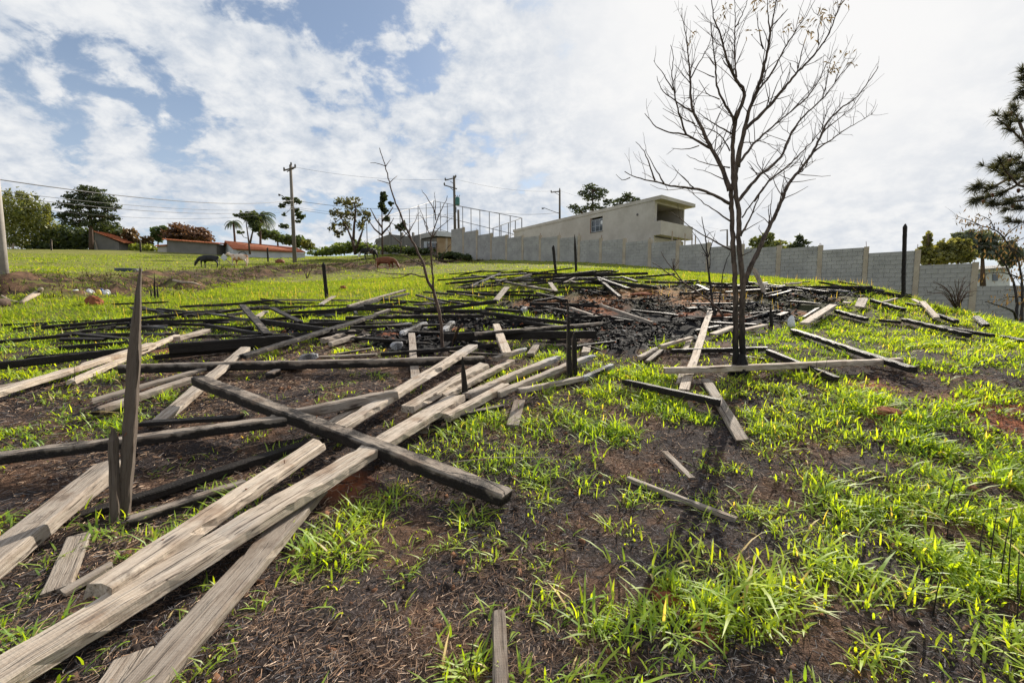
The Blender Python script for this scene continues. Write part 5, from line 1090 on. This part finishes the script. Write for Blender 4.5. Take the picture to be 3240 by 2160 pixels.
for px_, r0, r1, spd, tg in ((L1, 6, 1.6, .7, 4),
  (Tc(880, 1480, 820, 1290, 735, 1150, 660, 980, 590, 870, 575, 720, 570, 600, 560, 450, 540, 260, 505, 120), 9, 1.2, .8, tw),
  (Tc(940, 1300, 960, 1150, 1030, 850, 1080, 730, 1130, 600, 1165, 430, 1185, 300, 1220, 130, 1250, -40), 9, 1.5, .6, tw),
  (Tc(905, 1180, 915, 930, 830, 790, 780, 680, 765, 460, 740, 300, 735, 180), 6, 1.1, .8, tw), (Tc(915, 930, 1000, 750, 990, 690, 930, 620, 870, 500, 820, 320, 795, 230, 750, 150, 740, -30), 7, 1.3, .7, tw),
  (Tc(990, 1010, 1060, 945, 1150, 860, 1280, 710, 1400, 560, 1500, 470, 1580, 370, 1640, 280, 1700, 130, 1760, -30), 6.5, 1.2, .9, tw), (Tc(955, 1260, 1060, 1120, 1170, 1020, 1300, 910, 1350, 870, 1450, 760, 1560, 640), 5, 1.1, .8, tw),
  (Tc(940, 1560, 1100, 1370, 1280, 1220, 1320, 1110, 1370, 1000, 1480, 870, 1600, 770, 1700, 640, 1780, 530, 1850, 450), 6.5, 1.1, .9, tw), (Tc(1070, 1560, 1190, 1390, 1330, 1290, 1490, 1130, 1590, 1010, 1620, 920, 1640, 800), 4, 1.0, .8, tw),
  (Tc(735, 1150, 600, 1080, 540, 1040, 400, 1025, 300, 985, 260, 920, 220, 880), 5, 1.3, .5, 4), (Tc(540, 1040, 500, 930, 450, 740, 430, 600, 445, 430, 420, 350), 3.6, 1., .5, tw), (Tc(590, 870, 450, 780, 340, 690, 315, 590), 3.4, 1., .5, 4),
  (Tc(440, 700, 360, 570, 290, 470), 2.4, .9, .3, 4), (Tc(575, 650, 500, 560, 450, 500), 2, .8, .3, 4), (Tc(575, 610, 690, 400, 735, 310, 730, 180), 2.4, .8, .5, 5), (Tc(610, 960, 530, 930, 450, 890, 360, 840), 2.6, .9, .4, 4),
  (Tc(930, 600, 915, 400, 920, 200, 920, -20), 3.4, 1.0, .5, tw), (Tc(920, 215, 980, 110, 1025, -20), 2.2, .9, .3, 4), (Tc(1190, 250, 1175, 100, 1168, -20), 2.6, .9, .4, 4), (Tc(1140, 380, 1105, 250, 1095, 100), 2.4, .9, .4, 4), (Tc(1220, 190, 1275, 130, 1330, 70), 2., 1.2, .3, 3),
  (Tc(1080, 730, 1210, 560, 1330, 330, 1420, 200, 1480, 120), 4, 1.0, .7, tw), (Tc(1410, 530, 1440, 400, 1490, 230), 2.2, .8, .4, 4), (Tc(1570, 350, 1560, 220, 1600, 120), 2, .8, .4, 4), (Tc(1350, 870, 1500, 740, 1590, 590, 1660, 440), 3., .9, .6, tw),
  (Tc(1600, 770, 1640, 590, 1665, 460), 2.4, .8, .4, 4), (Tc(1610, 1010, 1700, 940, 1830, 840), 2.6, .8, .5, tw), (Tc(1530, 1180, 1700, 1060, 1780, 1000, 1890, 940, 1990, 880), 3.2, .8, .5, tw), (Tc(1190, 1390, 1090, 1270, 1070, 1170), 2.2, .8, .3, 4),
  (Tc(900, 1040, 800, 985, 700, 920, 620, 860), 3.2, .9, .5, 4), (Tc(880, 1170, 800, 1030, 680, 990, 600, 975), 2.6, .9, .5, 4), (Tc(880, 1300, 700, 1270, 600, 1235, 545, 1200), 2.6, .9, .4, 3), (Tc(830, 1390, 700, 1330, 600, 1305), 2., .8, .3, 3), (Tc(640, 1130, 560, 1160, 430, 1150), 2.4, .9, .3, 3),
  (Tc(970, 1110, 1100, 1100, 1200, 1050), 2, .8, .4, 4), (Tc(800, 770, 700, 730, 640, 620), 2., .8, .4, 5), (Tc(760, 600, 690, 570, 605, 530), 2., .8, .4, 4), (Tc(820, 330, 840, 270, 850, 225), 1.8, .8, .3, 3), (Tc(755, 500, 680, 400), 1.8, .8, .3, 4),
  (Tc(300, 1400, 215, 1160, 150, 1100), 3., .9, .4, 3), (Tc(370, 1420, 290, 1290, 225, 1160), 2.6, .9, .4, 3), (Tc(600, 1455, 500, 1360, 430, 1280), 2.2, .8, .4, 3), (C3(1130, 235, 1060, 265, 1000, 205), 1.8, .7, .2, 2),
  (C3(2040, 630, 1900, 530, 1800, 470, 1650, 340), 3.2, .9, .5, 3), (C3(2040, 890, 1900, 810, 1750, 740, 1650, 660, 1560, 590, 1480, 540), 3.4, .9, .5, 2.5), (R4(325, 470, 370, 450, 410, 420), 2.4, 1.2, .2, 1),
  (R4(330, 200, 400, 100, 440, 40) + Tc(1330, 1230, 1280, 1180), 2.6, .9, .5, 4), (R4(320, 330, 390, 200, 440, 80, 480, -20), 4.5, 1.4, .5, 3), (R4(350, 290, 420, 250, 487, 212), 2., .8, .2, 2), (R4(520, 260, 535, 120, 545, 0), 2.4, .9, .3, 3)):
    bt.limb(px_, r0 * mpx * .88, r1 * mpx * .7, spd, tg * 1.15, tl=(.15, .6), up=.9)
# withered leaf clusters still hanging at the tips
wl = random.Random(8)
for x, y in Tc(830, 90, 870, 40, 1060, 10, 1100, 40, 1180, 30, 1050, 235, 1310, 220, 1400, 200, 1480, 215, 1580, 120, 1600, 150, 1630, 150, 1530, 265, 1685, 480, 1690, 520, 1750, 15, 1250, 10, 600, 250, 560, 290, 1665, 560, 1840, 470, 1780, 430):
    P = Vector(at(x, y, TD + bt.depth(x, y))); vv = []; ff = []; cc = []
    for _ in range(9):
        d = Vector((wl.gauss(0, .5), wl.gauss(0, .5), wl.uniform(-1, .4))).normalized(); l = wl.uniform(.05, .10); s_ = d.cross(Vector((wl.gauss(0, 1), wl.gauss(0, 1), .3))).normalized() * .008; p = P + Vector((wl.gauss(0, .035), wl.gauss(0, .035), wl.gauss(0, .03))); b0 = len(vv)
        m_ = p + d * l * .5 + Vector((0, 0, .01)); vv += [p, m_ + s_, p + d * l, m_ - s_]; ff.append((b0, b0 + 1, b0 + 2, b0 + 3)); k = wl.random(); cc += [(.06 + .10 * k, .045 + .065 * k, .03 + .03 * k)] * 4
    loc = np.array(bt.o.location); me = npmesh('withered_leaves', np.array(vv) - loc, np.zeros((0, 3), int), M['foliage'], np.array(ff), None, {'tint': np.array(cc)}); link('withered_leaves', me, bt.o)

b_ = hit(1402, 1112); s1p = Plant('bare_sapling', 'bare forked sapling leaning left in the middle of the planks', 'sapling', (1402, 1112), b_[1], 9, 'bark'); k_ = b_[1] / F_PX
s1p.limb([(1403, 1118), (1402, 1105), (1398, 1060), (1395, 1020), (1388, 975), (1378, 940), (1371, 916)], 6 * k_, 5 * k_, .1, .5, 'stem')
s1p.limb([(1371, 916)] + C2(1590, 1180, 1560, 1060, 1530, 980, 1480, 870, 1410, 740, 1350, 600, 1300, 480, 1240, 280, 1205, 140, 1180, 60, 1160, 0) + [(1201, 468)], 5 * k_, 1.1 * k_, .3, 2, 'stem', tl=(.08, .3))
s1p.limb([(1371, 916)] + C2(1632, 1150, 1622, 1000, 1615, 800), 3.2 * k_, 2.6 * k_, .2, 1.5, 'stem', tl=(.05, .2))
for px_, r0, r1, tg in ((C2(1615, 800, 1660, 640, 1700, 540, 1760, 440, 1765, 400), 2.2, .8, 5), (C2(1660, 620, 1655, 480, 1650, 400), 1.8, .7, 5), (C2(1655, 560, 1610, 460, 1545, 370), 1.8, .8, 4), (C2(1625, 770, 1570, 680, 1530, 570, 1500, 580), 1.8, .6, 5), (C2(1620, 790, 1700, 680, 1790, 620, 1820, 590), 1.8, .6, 5),
   (C2(1410, 740, 1440, 690, 1500, 590, 1490, 560), 2., .6, 5), (C2(1430, 790, 1350, 700, 1270, 650, 1180, 615), 1.8, .6, 4), (C2(1540, 1040, 1450, 980, 1370, 940, 1290, 930), 2.4, .8, 4), (C2(1560, 1135, 1430, 1110, 1300, 1110, 1180, 1100, 1090, 1070), 2.6, .7, 4), (C2(1420, 1115, 1330, 1150, 1190, 1140), 1.4, .6, 3),
   (C2(1240, 285, 1310, 220), 1.4, .7, 2), (C2(1240, 290, 1130, 258), 1.3, .6, 2), (C2(1205, 135, 1250, 70), 1.3, .6, 2), (C2(1200, 130, 1120, 100, 1065, 102), 1.2, .6, 2), (C2(1590, 700, 1545, 600, 1500, 480), 1.5, .6, 3)): s1p.limb(px_, r0 * k_, r1 * k_, .3, tg, tl=(.05, .22))
b_ = hit(2262, 1002); s2p = Plant('bare_sapling', 'thin bare sapling left of the burnt tree in front of the wall', 'sapling', (2262, 1002), b_[1], 10, 'burnt_bark'); k_ = b_[1] / F_PX
s2p.limb([(2262, 1010), (2259, 985), (2254, 940)] + C3(1870, 1330, 1855, 1180, 1835, 1000, 1825, 890, 1815, 780, 1790, 640, 1780, 590), 5 * k_, 1. * k_, .2, 3, 'stem', tl=(.1, .35))
for px_, r0, r1, tg in ((C3(1830, 960, 1790, 860, 1730, 770, 1690, 720), 2, .7, 4), (C3(1835, 960, 1855, 880, 1880, 800, 1900, 740), 2, .7, 4), (C3(1850, 1060, 1860, 980, 1850, 880), 1.8, .7, 3), (C3(1815, 780, 1850, 740, 1895, 720), 1.4, .6, 3), (C3(1825, 950, 1780, 915, 1760, 905), 1.4, .6, 2)): s2p.limb(px_, r0 * k_, r1 * k_, .2, tg, tl=(.08, .3))
b_ = hit(2273, 975); s3p = Plant('bare_sapling', 'whippy thin stem between the thin sapling and the burnt tree', 'sapling', (2273, 972), b_[1] + .3, 11, 'burnt_bark'); k_ = b_[1] / F_PX
s3p.limb([(2273, 978)] + C3(1945, 1320, 1960, 1180, 1980, 1060, 2010, 960, 2040, 900), 2.6 * k_, .9 * k_, .2, 2, 'stem', tl=(.08, .3))
b_ = hit(2290, 1010); s4p = Plant('fallen_branch', 'bare branch slanting up left over the coal bed from the sapling foot', 'branch', (2290, 1012), b_[1], 12, 'bark'); k_ = b_[1] / F_PX
s4p.limb([(2296, 1024), (2288, 998), (2268, 972)] + C3(1870, 1370, 1760, 1290, 1700, 1250, 1620, 1190, 1530, 1130, 1450, 1090, 1380, 1030, 1330, 1005), 4.6 * k_, 1. * k_, .3, 2.5, 'stem', tl=(.1, .4))
for px_, r0, r1, tg in ((C3(1600, 1170, 1530, 1080, 1480, 1020, 1430, 950, 1410, 905), 2.2, .7, 3), (C3(1770, 1300, 1650, 1320, 1570, 1340, 1450, 1390, 1370, 1400), 2.4, .7, 3), (C3(1700, 1250, 1560, 1200, 1440, 1180), 1.8, .6, 3), (C3(1650, 1320, 1590, 1290, 1640, 1250), 1.4, .6, 2)): s4p.limb(px_, r0 * k_, r1 * k_, .3, tg, tl=(.08, .3))
# dead shrubs near the right crest, and dry-leaved shrub under the pine
b_ = at(3028, 975, 10.6); s5p = Plant('dead_bush', 'dry twiggy reddish brown bush on the crest before the wall', 'bush', (3028, 975), b_[1], 13, 'bark'); k_ = b_[1] / F_PX; r5 = random.Random(3)
for i in range(17):
    a = r5.uniform(-1.25, 1.25); l = r5.uniform(55, 120); x, y = 3028 + math.sin(a) * l, 965 - math.cos(a) * l * .8
    s5p.limb([(3028 + r5.uniform(-6, 6), 980), (3028 + math.sin(a) * l * .4, 955 - math.cos(a * .7) * l * .4), (x, y)], 1.9 * k_, .6 * k_, .5, 7, 'stem', tl=(.08, .3))
SD = 9.6; s6p = Plant('dry_shrub', 'arching half-bare shrub with withered leaves under the near pine', 'shrub', (3212, 1012), SD, 14, 'burnt_bark'); k_ = SD / F_PX
def D4(*p): return [(2400 + p[i] * .357, 480 + p[i + 1] * .357) for i in range(0, len(p), 2)]
for px_, r0, r1, tg in ((D4(2290, 1500, 2270, 1420, 2230, 1390, 2130, 1360, 2010, 1330), 4, 1.2, 3), (D4(2285, 1480, 2290, 1350, 2270, 1200, 2240, 1100, 2180, 980, 2080, 860, 1950, 830), 4.4, 1.2, 3), (D4(2330, 1500, 2340, 1300, 2330, 1100, 2300, 950, 2230, 850, 2170, 750, 2090, 690, 1960, 650, 1800, 640), 4.6, 1., 3), (D4(2330, 1290, 2200, 1280, 2060, 1340), 2.4, .9, 4),
   (D4(2350, 1140, 2230, 1080, 2130, 1070, 2010, 1080), 2.6, .9, 4), (D4(2180, 760, 2260, 680, 2352, 640), 2.2, .9, 4), (D4(2210, 800, 2280, 800, 2352, 760), 2, .9, 4), (D4(1960, 650, 1880, 610, 1760, 570), 1.6, .6, 5), (D4(2090, 690, 2060, 600, 1950, 560), 1.4, .6, 5), (D4(2400, 1000, 2330, 930, 2290, 870, 2200, 840), 3., 1., 3)): s6p.limb(px_, r0 * k_, r1 * k_, .5, tg * 1.4, tl=(.1, .45), up=-.1)
vv = []; ff = []; cc = []
for _ in range(420):
    p = wl.choice(s6p.pts[20:]); P = Vector(at(p[0] + wl.gauss(0, 16), p[1] + wl.gauss(0, 16), SD + p[2] + wl.gauss(0, .15))); d = Vector((wl.gauss(0, .4), wl.gauss(0, .4), -1)).normalized(); l = wl.uniform(.06, .13); s_ = d.cross(Vector((wl.gauss(0, 1), wl.gauss(0, 1), .2))).normalized() * .013; b0 = len(vv)
    vv += [P, P + d * l * .5 + s_, P + d * l, P + d * l * .5 - s_]; ff.append((b0, b0 + 1, b0 + 2, b0 + 3)); k = wl.random(); cc += [(.05 + .10 * k, .04 + .05 * k, .025 + .02 * k)] * 4
me = npmesh('withered_leaves', np.array(vv) - np.array(s6p.o.location), np.zeros((0, 3), int), M['foliage'], np.array(ff), None, {'tint': np.array(cc)}); link('withered_leaves', me, s6p.o)
for i_, (x, y, h, lab) in enumerate(((970, 880, 55, 'small bare bush with thin stems in the turf left of the short black post'), (1175, 800, 45, 'dark leafless bush in front of the reddish brown cow'), (1387, 832, 70, 'thin bare bush right behind the sapling fork'), (2130, 855, 38, 'low dry bush against the wall behind the fallen branch'), (40, 800, 30, 'pale dry bush at the foot of the bamboo'))):
    b_ = hit(x, y) if y > 830 else at(x, y, 44 if i_ == 1 else 58); pl_ = Plant('bare_bush', lab, 'bush', (x, y), b_[1], 60 + i_, 'bark' if i_ < 4 else 'dry_wood'); k_ = b_[1] / F_PX
    for j_ in range(7):
        a = r5.uniform(-.6, .6); pl_.limb([(x + r5.uniform(-3, 3), y + 3), (x + math.sin(a) * h * .5, y - h * .5), (x + math.sin(a) * h, y - h * math.cos(a))], .9 * k_ + .004, .5 * k_, .4, 3 if b_[1] < 25 else 1.2, 'stem', tl=(.1, .4))
# burnt grass stalks standing in the foreground
gs = [(3165, 1830, 3205, 1605), (3190, 1890, 3204, 1640), (3222, 1915, 3226, 1740), (3095, 1780, 3120, 1620), (3130, 1800, 3160, 1590), (2990, 1640, 3024, 1500), (2995, 1700, 3008, 1645), (2952, 1940, 2984, 1800), (2600, 1560, 2628, 1490), (2462, 1420, 2478, 1375), (2540, 2140, 2570, 2060), (1478, 2120, 1502, 1990), (1074, 1310, 1079, 1160), (1050, 1280, 1048, 1210), (2575, 1230, 2590, 1100), (2600, 1220, 2622, 1115), (2806, 1070, 2800, 990), (3070, 1110, 3082, 1010), (3114, 1100, 3120, 1030), (2230, 1520, 2250, 1400), (1610, 1560, 1612, 1480), (2885, 1740, 2900, 1680), (3215, 1990, 3235, 1840), (320, 1260, 323, 1170), (232, 1225, 234, 1140)]
for i_, (x0, y0, x1, y1) in enumerate(gs):
    A = Vector(hit(x0, y0)); B = Vector(at(x1, y1, A.y)); m_ = A.lerp(B, .5) + Vector((.006, .01, 0)); q = MB(); q.tube([A - Vector((0, 0, .03)), m_, B], [.0034, .003, .0012], 5)
    zone_ = 'close to the right edge of the foreground' if x0 > 2880 and y0 > 1400 else 'on the right slope below the charred planks' if y0 < 1450 and x0 > 2200 else 'beside the planks on the left' if x0 < 1200 else 'at the bottom edge, right of the weathered stub' if y0 > 2000 else 'in the middle of the foreground grass'
    tag(q.build('burnt_stalk', M['burnt_bark'], None, tuple(A), True), 'thin burnt black grass stalk ' + zone_, 'stalk', 'burnt grass stalks ' + zone_)

# ------------------------------------------------------------------ charcoal bed, ash flakes and red crumbs
rc = np.random.default_rng(77)
CH_V = np.array([(-1, -.6, 0), (.9, -.7, 0), (1.05, .5, 0), (-.8, .7, 0), (-.7, -.35, .8), (.6, -.5, 1.), (.75, .4, .7), (-.6, .45, .9)]); CH_Q = np.array([(0, 1, 5, 4), (1, 2, 6, 5), (2, 3, 7, 6), (3, 0, 4, 7), (4, 5, 6, 7)])
def scatter_chunks(name, label, mat, n, smin, smax, elong, zs=.5, bedonly=None, extra=0):
    Ps = []
    for bi, P in enumerate(BED if bedonly is None else [BED[i] for i in bedonly]):
        lo, hi = P.min(0) - .3, P.max(0) + .3; k = int(n * (.74 if bi == 0 else .26 / (len(BED) - 1)) * 2.2); x = rc.uniform(lo[0], hi[0], k); y = rc.uniform(lo[1], hi[1], k)
        ok = bed_mask(x, y) & (rc.random(k) > red_mask(x, y) * .8) & (rc.random(k) < 2.6 * (fbm(x, y, 1.8, 91, 3) - .24)); Ps.append(np.stack([x[ok], y[ok]], 1))
    p = np.concatenate(Ps)[:n * 2]; k = len(p); s = smin * (smax / smin) ** (rc.random(k) ** 1.6); a = rc.uniform(0, 2 * math.pi, k); el = 1 + elong * rc.random(k) ** 2
    z = gz(p[:, 0], p[:, 1]) + (fbm(p[:, 0], p[:, 1], 2.2, 61, 3) - .35) * .18 - s * .15 + rc.random(k) ** 2 * .03
    v = CH_V[None] * (1 + rc.normal(0, .22, (k, 8, 3))) * np.stack([s * el, s, s * zs * 1.6], 1)[:, None]
    tl = rc.normal(0, .35, k); x = v[..., 0] * np.cos(tl)[:, None] - v[..., 2] * np.sin(tl)[:, None]; zz = v[..., 0] * np.sin(tl)[:, None] + v[..., 2] * np.cos(tl)[:, None]; v = np.stack([x, v[..., 1], zz], -1)
    xx = v[..., 0] * np.cos(a)[:, None] - v[..., 1] * np.sin(a)[:, None] + p[:, 0:1]; yy = v[..., 0] * np.sin(a)[:, None] + v[..., 1] * np.cos(a)[:, None] + p[:, 1:2]
    V_ = np.stack([xx, yy, v[..., 2] + z[:, None]], -1).reshape(-1, 3); Q = (np.arange(k)[:, None, None] * 8 + CH_Q[None]).reshape(-1, 4)
    o = link(name, npmesh(name, V_, np.zeros((0, 3), int), M[mat], Q)); tag(o, label, None, None, 'stuff')
scatter_chunks('charcoal', 'bed of black charcoal chunks left by the fire', 'charcoal', 24000, .011, .045, 3.2, .32)
scatter_chunks('ash_flakes', 'pale ash flakes among the charcoal', 'ash', 420, .010, .030, 1.2, .3)
scatter_chunks('red_crumbs', 'red earth crumbs in the charcoal bed', 'red_earth', 700, .015, .045, 1., .5)

# ------------------------------------------------------------------ litter of straw and burnt stems on the soil
def fan(n, r0, r1, half=1.12, powr=1.):
    u = rc.random(n); r = np.sqrt(r0 ** 2 + (r1 ** 2 - r0 ** 2) * u ** powr); a = rc.uniform(-half, half, n); return r * np.sin(a), r * np.cos(a)
def ribbons(x, y, ang, ln, wd, tilt, z0):
    d = np.stack([np.cos(ang) * np.cos(tilt), np.sin(ang) * np.cos(tilt), np.sin(tilt)], 1) * ln[:, None]; s = np.stack([-np.sin(ang), np.cos(ang), np.zeros_like(ang)], 1) * wd[:, None] * .5
    c = np.stack([x, y, z0], 1); up = np.array([0, 0, 1.]) * wd[:, None] * .7
    V_ = np.stack([c - d * .5 - s, c - d * .5 + s, c + d * .5 + s, c + d * .5 - s, c - d * .5 + up, c + d * .5 + up], 1)
    return V_.reshape(-1, 3), len(x)
n = 230000; x, y = fan(n, 1.1, 8.5, powr=1.45); k = fbm(x, y, 1.6, 5, 4); keep = (rc.random(n) < .25 + 1.3 * np.clip(k - .3, 0, 1)) & ~bed_mask(x, y); x, y = x[keep], y[keep]; n = len(x); r = np.hypot(x, y)
ln = rc.uniform(.012, .06, n) * (1 + r * .05); wd = rc.uniform(.001, .0026, n) * (1 + r * .12); V_, n = ribbons(x, y, rc.uniform(0, 2 * math.pi, n), ln, wd, rc.normal(.04, .22, n), gz(x, y) + .004 + rc.random(n) * .012)
Q = (np.arange(n)[:, None, None] * 6 + np.array([(0, 3, 5, 4), (1, 4, 5, 2)])[None]).reshape(-1, 4)
amb = fbm(x, y, .9, 15, 3); pal = np.array([(.03, .026, .025), (.34, .22, .145), (.56, .42, .31), (.20, .19, .19), (.16, .105, .075)]); pk = np.where(rc.random(n) < np.clip((amb - .45) * 5, .15, .8), rc.choice([0, 0, 3, 4], n), rc.choice([1, 1, 2, 4, 4], n)); cc = pal[pk] * rc.uniform(.6, 1.3, n)[:, None]
o = link('straw_litter', npmesh('straw_litter', V_, np.zeros((0, 3), int), M['litter'], Q, None, {'tint': np.repeat(cc, 6, 0)})); tag(o, 'burnt and dry straw littering the bare soil', None, None, 'stuff')

# clods and crumbs on the burnt soil
n = 9000; x, y = fan(n, 1.1, 8., powr=1.4); ok = ~bed_mask(x, y) & (fbm(x, y, 2.1, 83, 3) > .42); x, y = x[ok], y[ok]; n = len(x); s = .004 * (6 ** (rc.random(n) ** 2.2)) * (1 + np.hypot(x, y) * .06)
v = CH_V[None] * (1 + rc.normal(0, .25, (n, 8, 3))) * np.stack([s, s, s * .9], 1)[:, None]; a = rc.uniform(0, 6.28, n); z = gz(x, y)
V_ = np.stack([v[..., 0] * np.cos(a)[:, None] - v[..., 1] * np.sin(a)[:, None] + x[:, None], v[..., 0] * np.sin(a)[:, None] + v[..., 1] * np.cos(a)[:, None] + y[:, None], v[..., 2] + z[:, None] - s[:, None] * .2], -1).reshape(-1, 3)
cc = np.where(rc.random(n)[:, None] < .45, np.array((.03, .024, .022)), np.where(rc.random(n)[:, None] < .5, np.array((.17, .09, .055)), np.array((.11, .07, .05)))) * rc.uniform(.6, 1.3, (n, 1))
tag(link('soil_clods', npmesh('soil_clods', V_, np.zeros((0, 3), int), M['litter'], (np.arange(n)[:, None, None] * 8 + CH_Q[None]).reshape(-1, 4), None, {'tint': np.repeat(cc, 8, 0)})), 'crumbs and small clods of burnt soil', None, None, 'stuff')

# ------------------------------------------------------------------ grass regrowth
FT = np.array(FOOT)
def free(x, y):
    ok = np.ones(len(x), bool)
    for x0, y0, x1, y1, hw, lf in FT:
        dx, dy = x1 - x0, y1 - y0; t_ = np.clip(((x - x0) * dx + (y - y0) * dy) / (dx * dx + dy * dy + 1e-9), 0, 1); ok &= np.hypot(x - x0 - t_ * dx, y - y0 - t_ * dy) > hw + .012
    return ok
def cover(x, y):                                # how lush the regrowth is from place to place
    u = x / np.maximum(y, .2); r = np.hypot(x, y); c = np.clip((fbm(x, y, 1.05, 21, 4) - .34) * 3.2, 0, 1) * np.clip((fbm(x, y, 4.2, 23, 3) - .36) * 4.5, 0, 1)
    lush = np.clip(.5 + .75 * np.clip(u + .25, -.6, .9), .42, 1.0); lush = np.where(r > 7, np.maximum(lush, .75), lush)
    near_bare = np.exp(-(((x + .25) / .9) ** 2 + ((y - 2.1) / .75) ** 2)) * .75 + np.exp(-(((x + 1.6) / 1.3) ** 2 + ((y - 4.4) / 1.0) ** 2)) * .5
    c = c * lush + np.clip((r - 8) / 6, 0, 1) * .55; c = c * (1 - .92 * np.clip(bank_mask(x, y) * 1.3 - .1, 0, 1)); return np.clip(c * (1 - near_bare), 0, 1) * ~bed_mask(x, y)
def blades(x, y, h, w, lean, ang, seg, tint, name):
    n = len(x); z = gz(x, y) - .006; d = np.stack([np.cos(ang), np.sin(ang)], 1); sd_ = np.stack([-d[:, 1], d[:, 0]], 1); rows = []
    prof = {1: [(0, 1.), (1, 0)], 2: [(0, .7), (.5, 1.), (1, 0)], 3: [(0, .55), (.33, 1.), (.7, .8), (1, 0)]}[seg]
    for u, ww in prof:
        off_ = lean * (u ** 1.7); up = h * (u - .45 * (lean / np.maximum(h, 1e-3)).clip(0, 1.6) * u ** 2.2 * .6)
        c = np.stack([x + d[:, 0] * off_, y + d[:, 1] * off_, z + up], 1); s = np.concatenate([sd_ * (w * ww * .5)[:, None], np.zeros((n, 1))], 1)
        if ww > 0: rows += [c - s, c + s]
        else: rows.append(c)
    K = len(rows); V_ = np.stack(rows, 1).reshape(-1, 3); b = np.arange(n)[:, None]; Q = []; 
    for i in range(seg - 1): Q.append(b * K + np.array([2 * i, 2 * i + 1, 2 * i + 3, 2 * i + 2]))
    T = b * K + np.array([K - 3, K - 2, K - 1]); Q = np.stack(Q, 1).reshape(-1, 4) if Q else None
    return V_, T, Q, np.repeat(tint, K, 0)
def grass(name, label, ntuft, r0, r1, per, hmean, wmean, seg, powr=1., dens=1., half=1.12, mat='grass_blade', spread=.035):
    x, y = fan(ntuft, r0, r1, half, powr); cv = cover(x, y); ok = rc.random(ntuft) < cv * dens; x, y, cv = x[ok], y[ok], cv[ok]; ok = free(x, y); x, y, cv = x[ok], y[ok], cv[ok]
    vig = .55 + .75 * fbm(x, y, 1.7, 55, 3) + .2 * cv; k = np.maximum(2, (per * rc.uniform(.4, 1.5, len(x)) * vig).astype(int)); idx = np.repeat(np.arange(len(x)), k); n = len(idx)
    sz = (vig * np.exp(rc.normal(0, .28, len(x))))[idx]; h = hmean * sz * rc.uniform(.35, 1.25, n); w = wmean * np.sqrt(sz) * rc.uniform(.6, 1.35, n); ang = rc.uniform(0, 2 * math.pi, n); lean = h * np.abs(rc.normal(1.0, .5, n)).clip(0, 1.7)
    bx, by = x[idx] + rc.normal(0, spread, n), y[idx] + rc.normal(0, spread, n)
    t1, t2, t3 = np.array((.07, .13, .018)), np.array((.20, .245, .024)), np.array((.34, .27, .13)); q_ = np.clip(.35 + .5 * (fbm(bx, by, .7, 71, 3) - .3) + rc.normal(0, .22, n), 0, 1)[:, None]; tint = t1 + (t2 - t1) * q_
    dry = rc.random(n) < .02; tint[dry] = t3 * rc.uniform(.6, 1.2, (dry.sum(), 1)); tint *= rc.uniform(.8, 1.2, (n, 1))
    V_, T, Q, tt = blades(bx, by, h, w, lean, ang, seg, tint, name); o = link(name, npmesh(name, V_, T, M[mat], Q, None, {'tint': tt})); tag(o, label, None, None, 'stuff'); return n
N_ = 0
N_ += grass('grass', 'bright young grass regrowing in the foreground soil', 30000, 1.15, 6.5, 7, .082, .0105, 3, 1.1, 1., spread=.045)
N_ += grass('seedlings', 'tiny green shoots between the grass tufts', 40000, 1.1, 7.5, 3, .03, .0045, 2, 1.1, 1.6, spread=.02)
N_ += grass('grass_mid', 'bright young grass on the middle of the slope', 40000, 6.3, 14, 8, .075, .013, 2, 1.1, 1.0, spread=.06)
N_ += grass('turf', 'sunlit turf between the planks and the bank', 60000, 13.5, 26, 7, .085, .024, 1, 1.1, .95, mat='turf_blade', spread=.12)
N_ += grass('pasture_grass', 'short bright pasture grass on the far slope', 52000, 25, 66, 5, .075, .055, 1, 1.0, .8, mat='turf_blade', spread=.25)
# coarse wild blades and seed stalks
x, y = fan(900, 12, 22, 1.0); x, y = x[free(x, y)], y[free(x, y)]; n = len(x); V_, T, Q, tt = blades(x, y, rc.uniform(.15, .35, n), rc.uniform(.006, .012, n), rc.uniform(0, .12, n), rc.uniform(0, 6.28, n), 2, np.array((.22, .17, .09)) * rc.uniform(.5, 1.2, (n, 1)), 's')
tag(link('dry_stalks', npmesh('dry_stalks', V_, T, M['grass_blade'], Q, None, {'tint': tt})), 'dry seed stalks scattered through the turf', None, None, 'stuff')
# scorched tussocks on the bank
x, y = fan(160000, 14, 48, .9); bkm = bank_mask(x, y); ok = rc.random(len(x)) < bkm * .55 * (fbm(x, y, .9, 33, 3) > .45); x, y = x[ok], y[ok]; n = len(x); sel = (fbm(x, y, 1.3, 35, 3) > .5)[:, None]
tint = np.where(sel, np.array((.12, .16, .025)), np.where(rc.random((n, 1)) < .5, np.array((.16, .11, .065)), np.array((.04, .028, .02)))) * rc.uniform(.5, 1.3, (n, 1)); V_, T, Q, tt = blades(x, y, rc.uniform(.1, .32, n), rc.uniform(.02, .05, n), rc.uniform(.05, .4, n), rc.uniform(0, 6.28, n), 1, tint, 'b')
tag(link('bank_scrub', npmesh('bank_scrub', V_, T, M['litter'], Q, None, {'tint': tt})), 'dry scorched grass tussocks on the bank', None, None, 'stuff')
print('blades', N_)
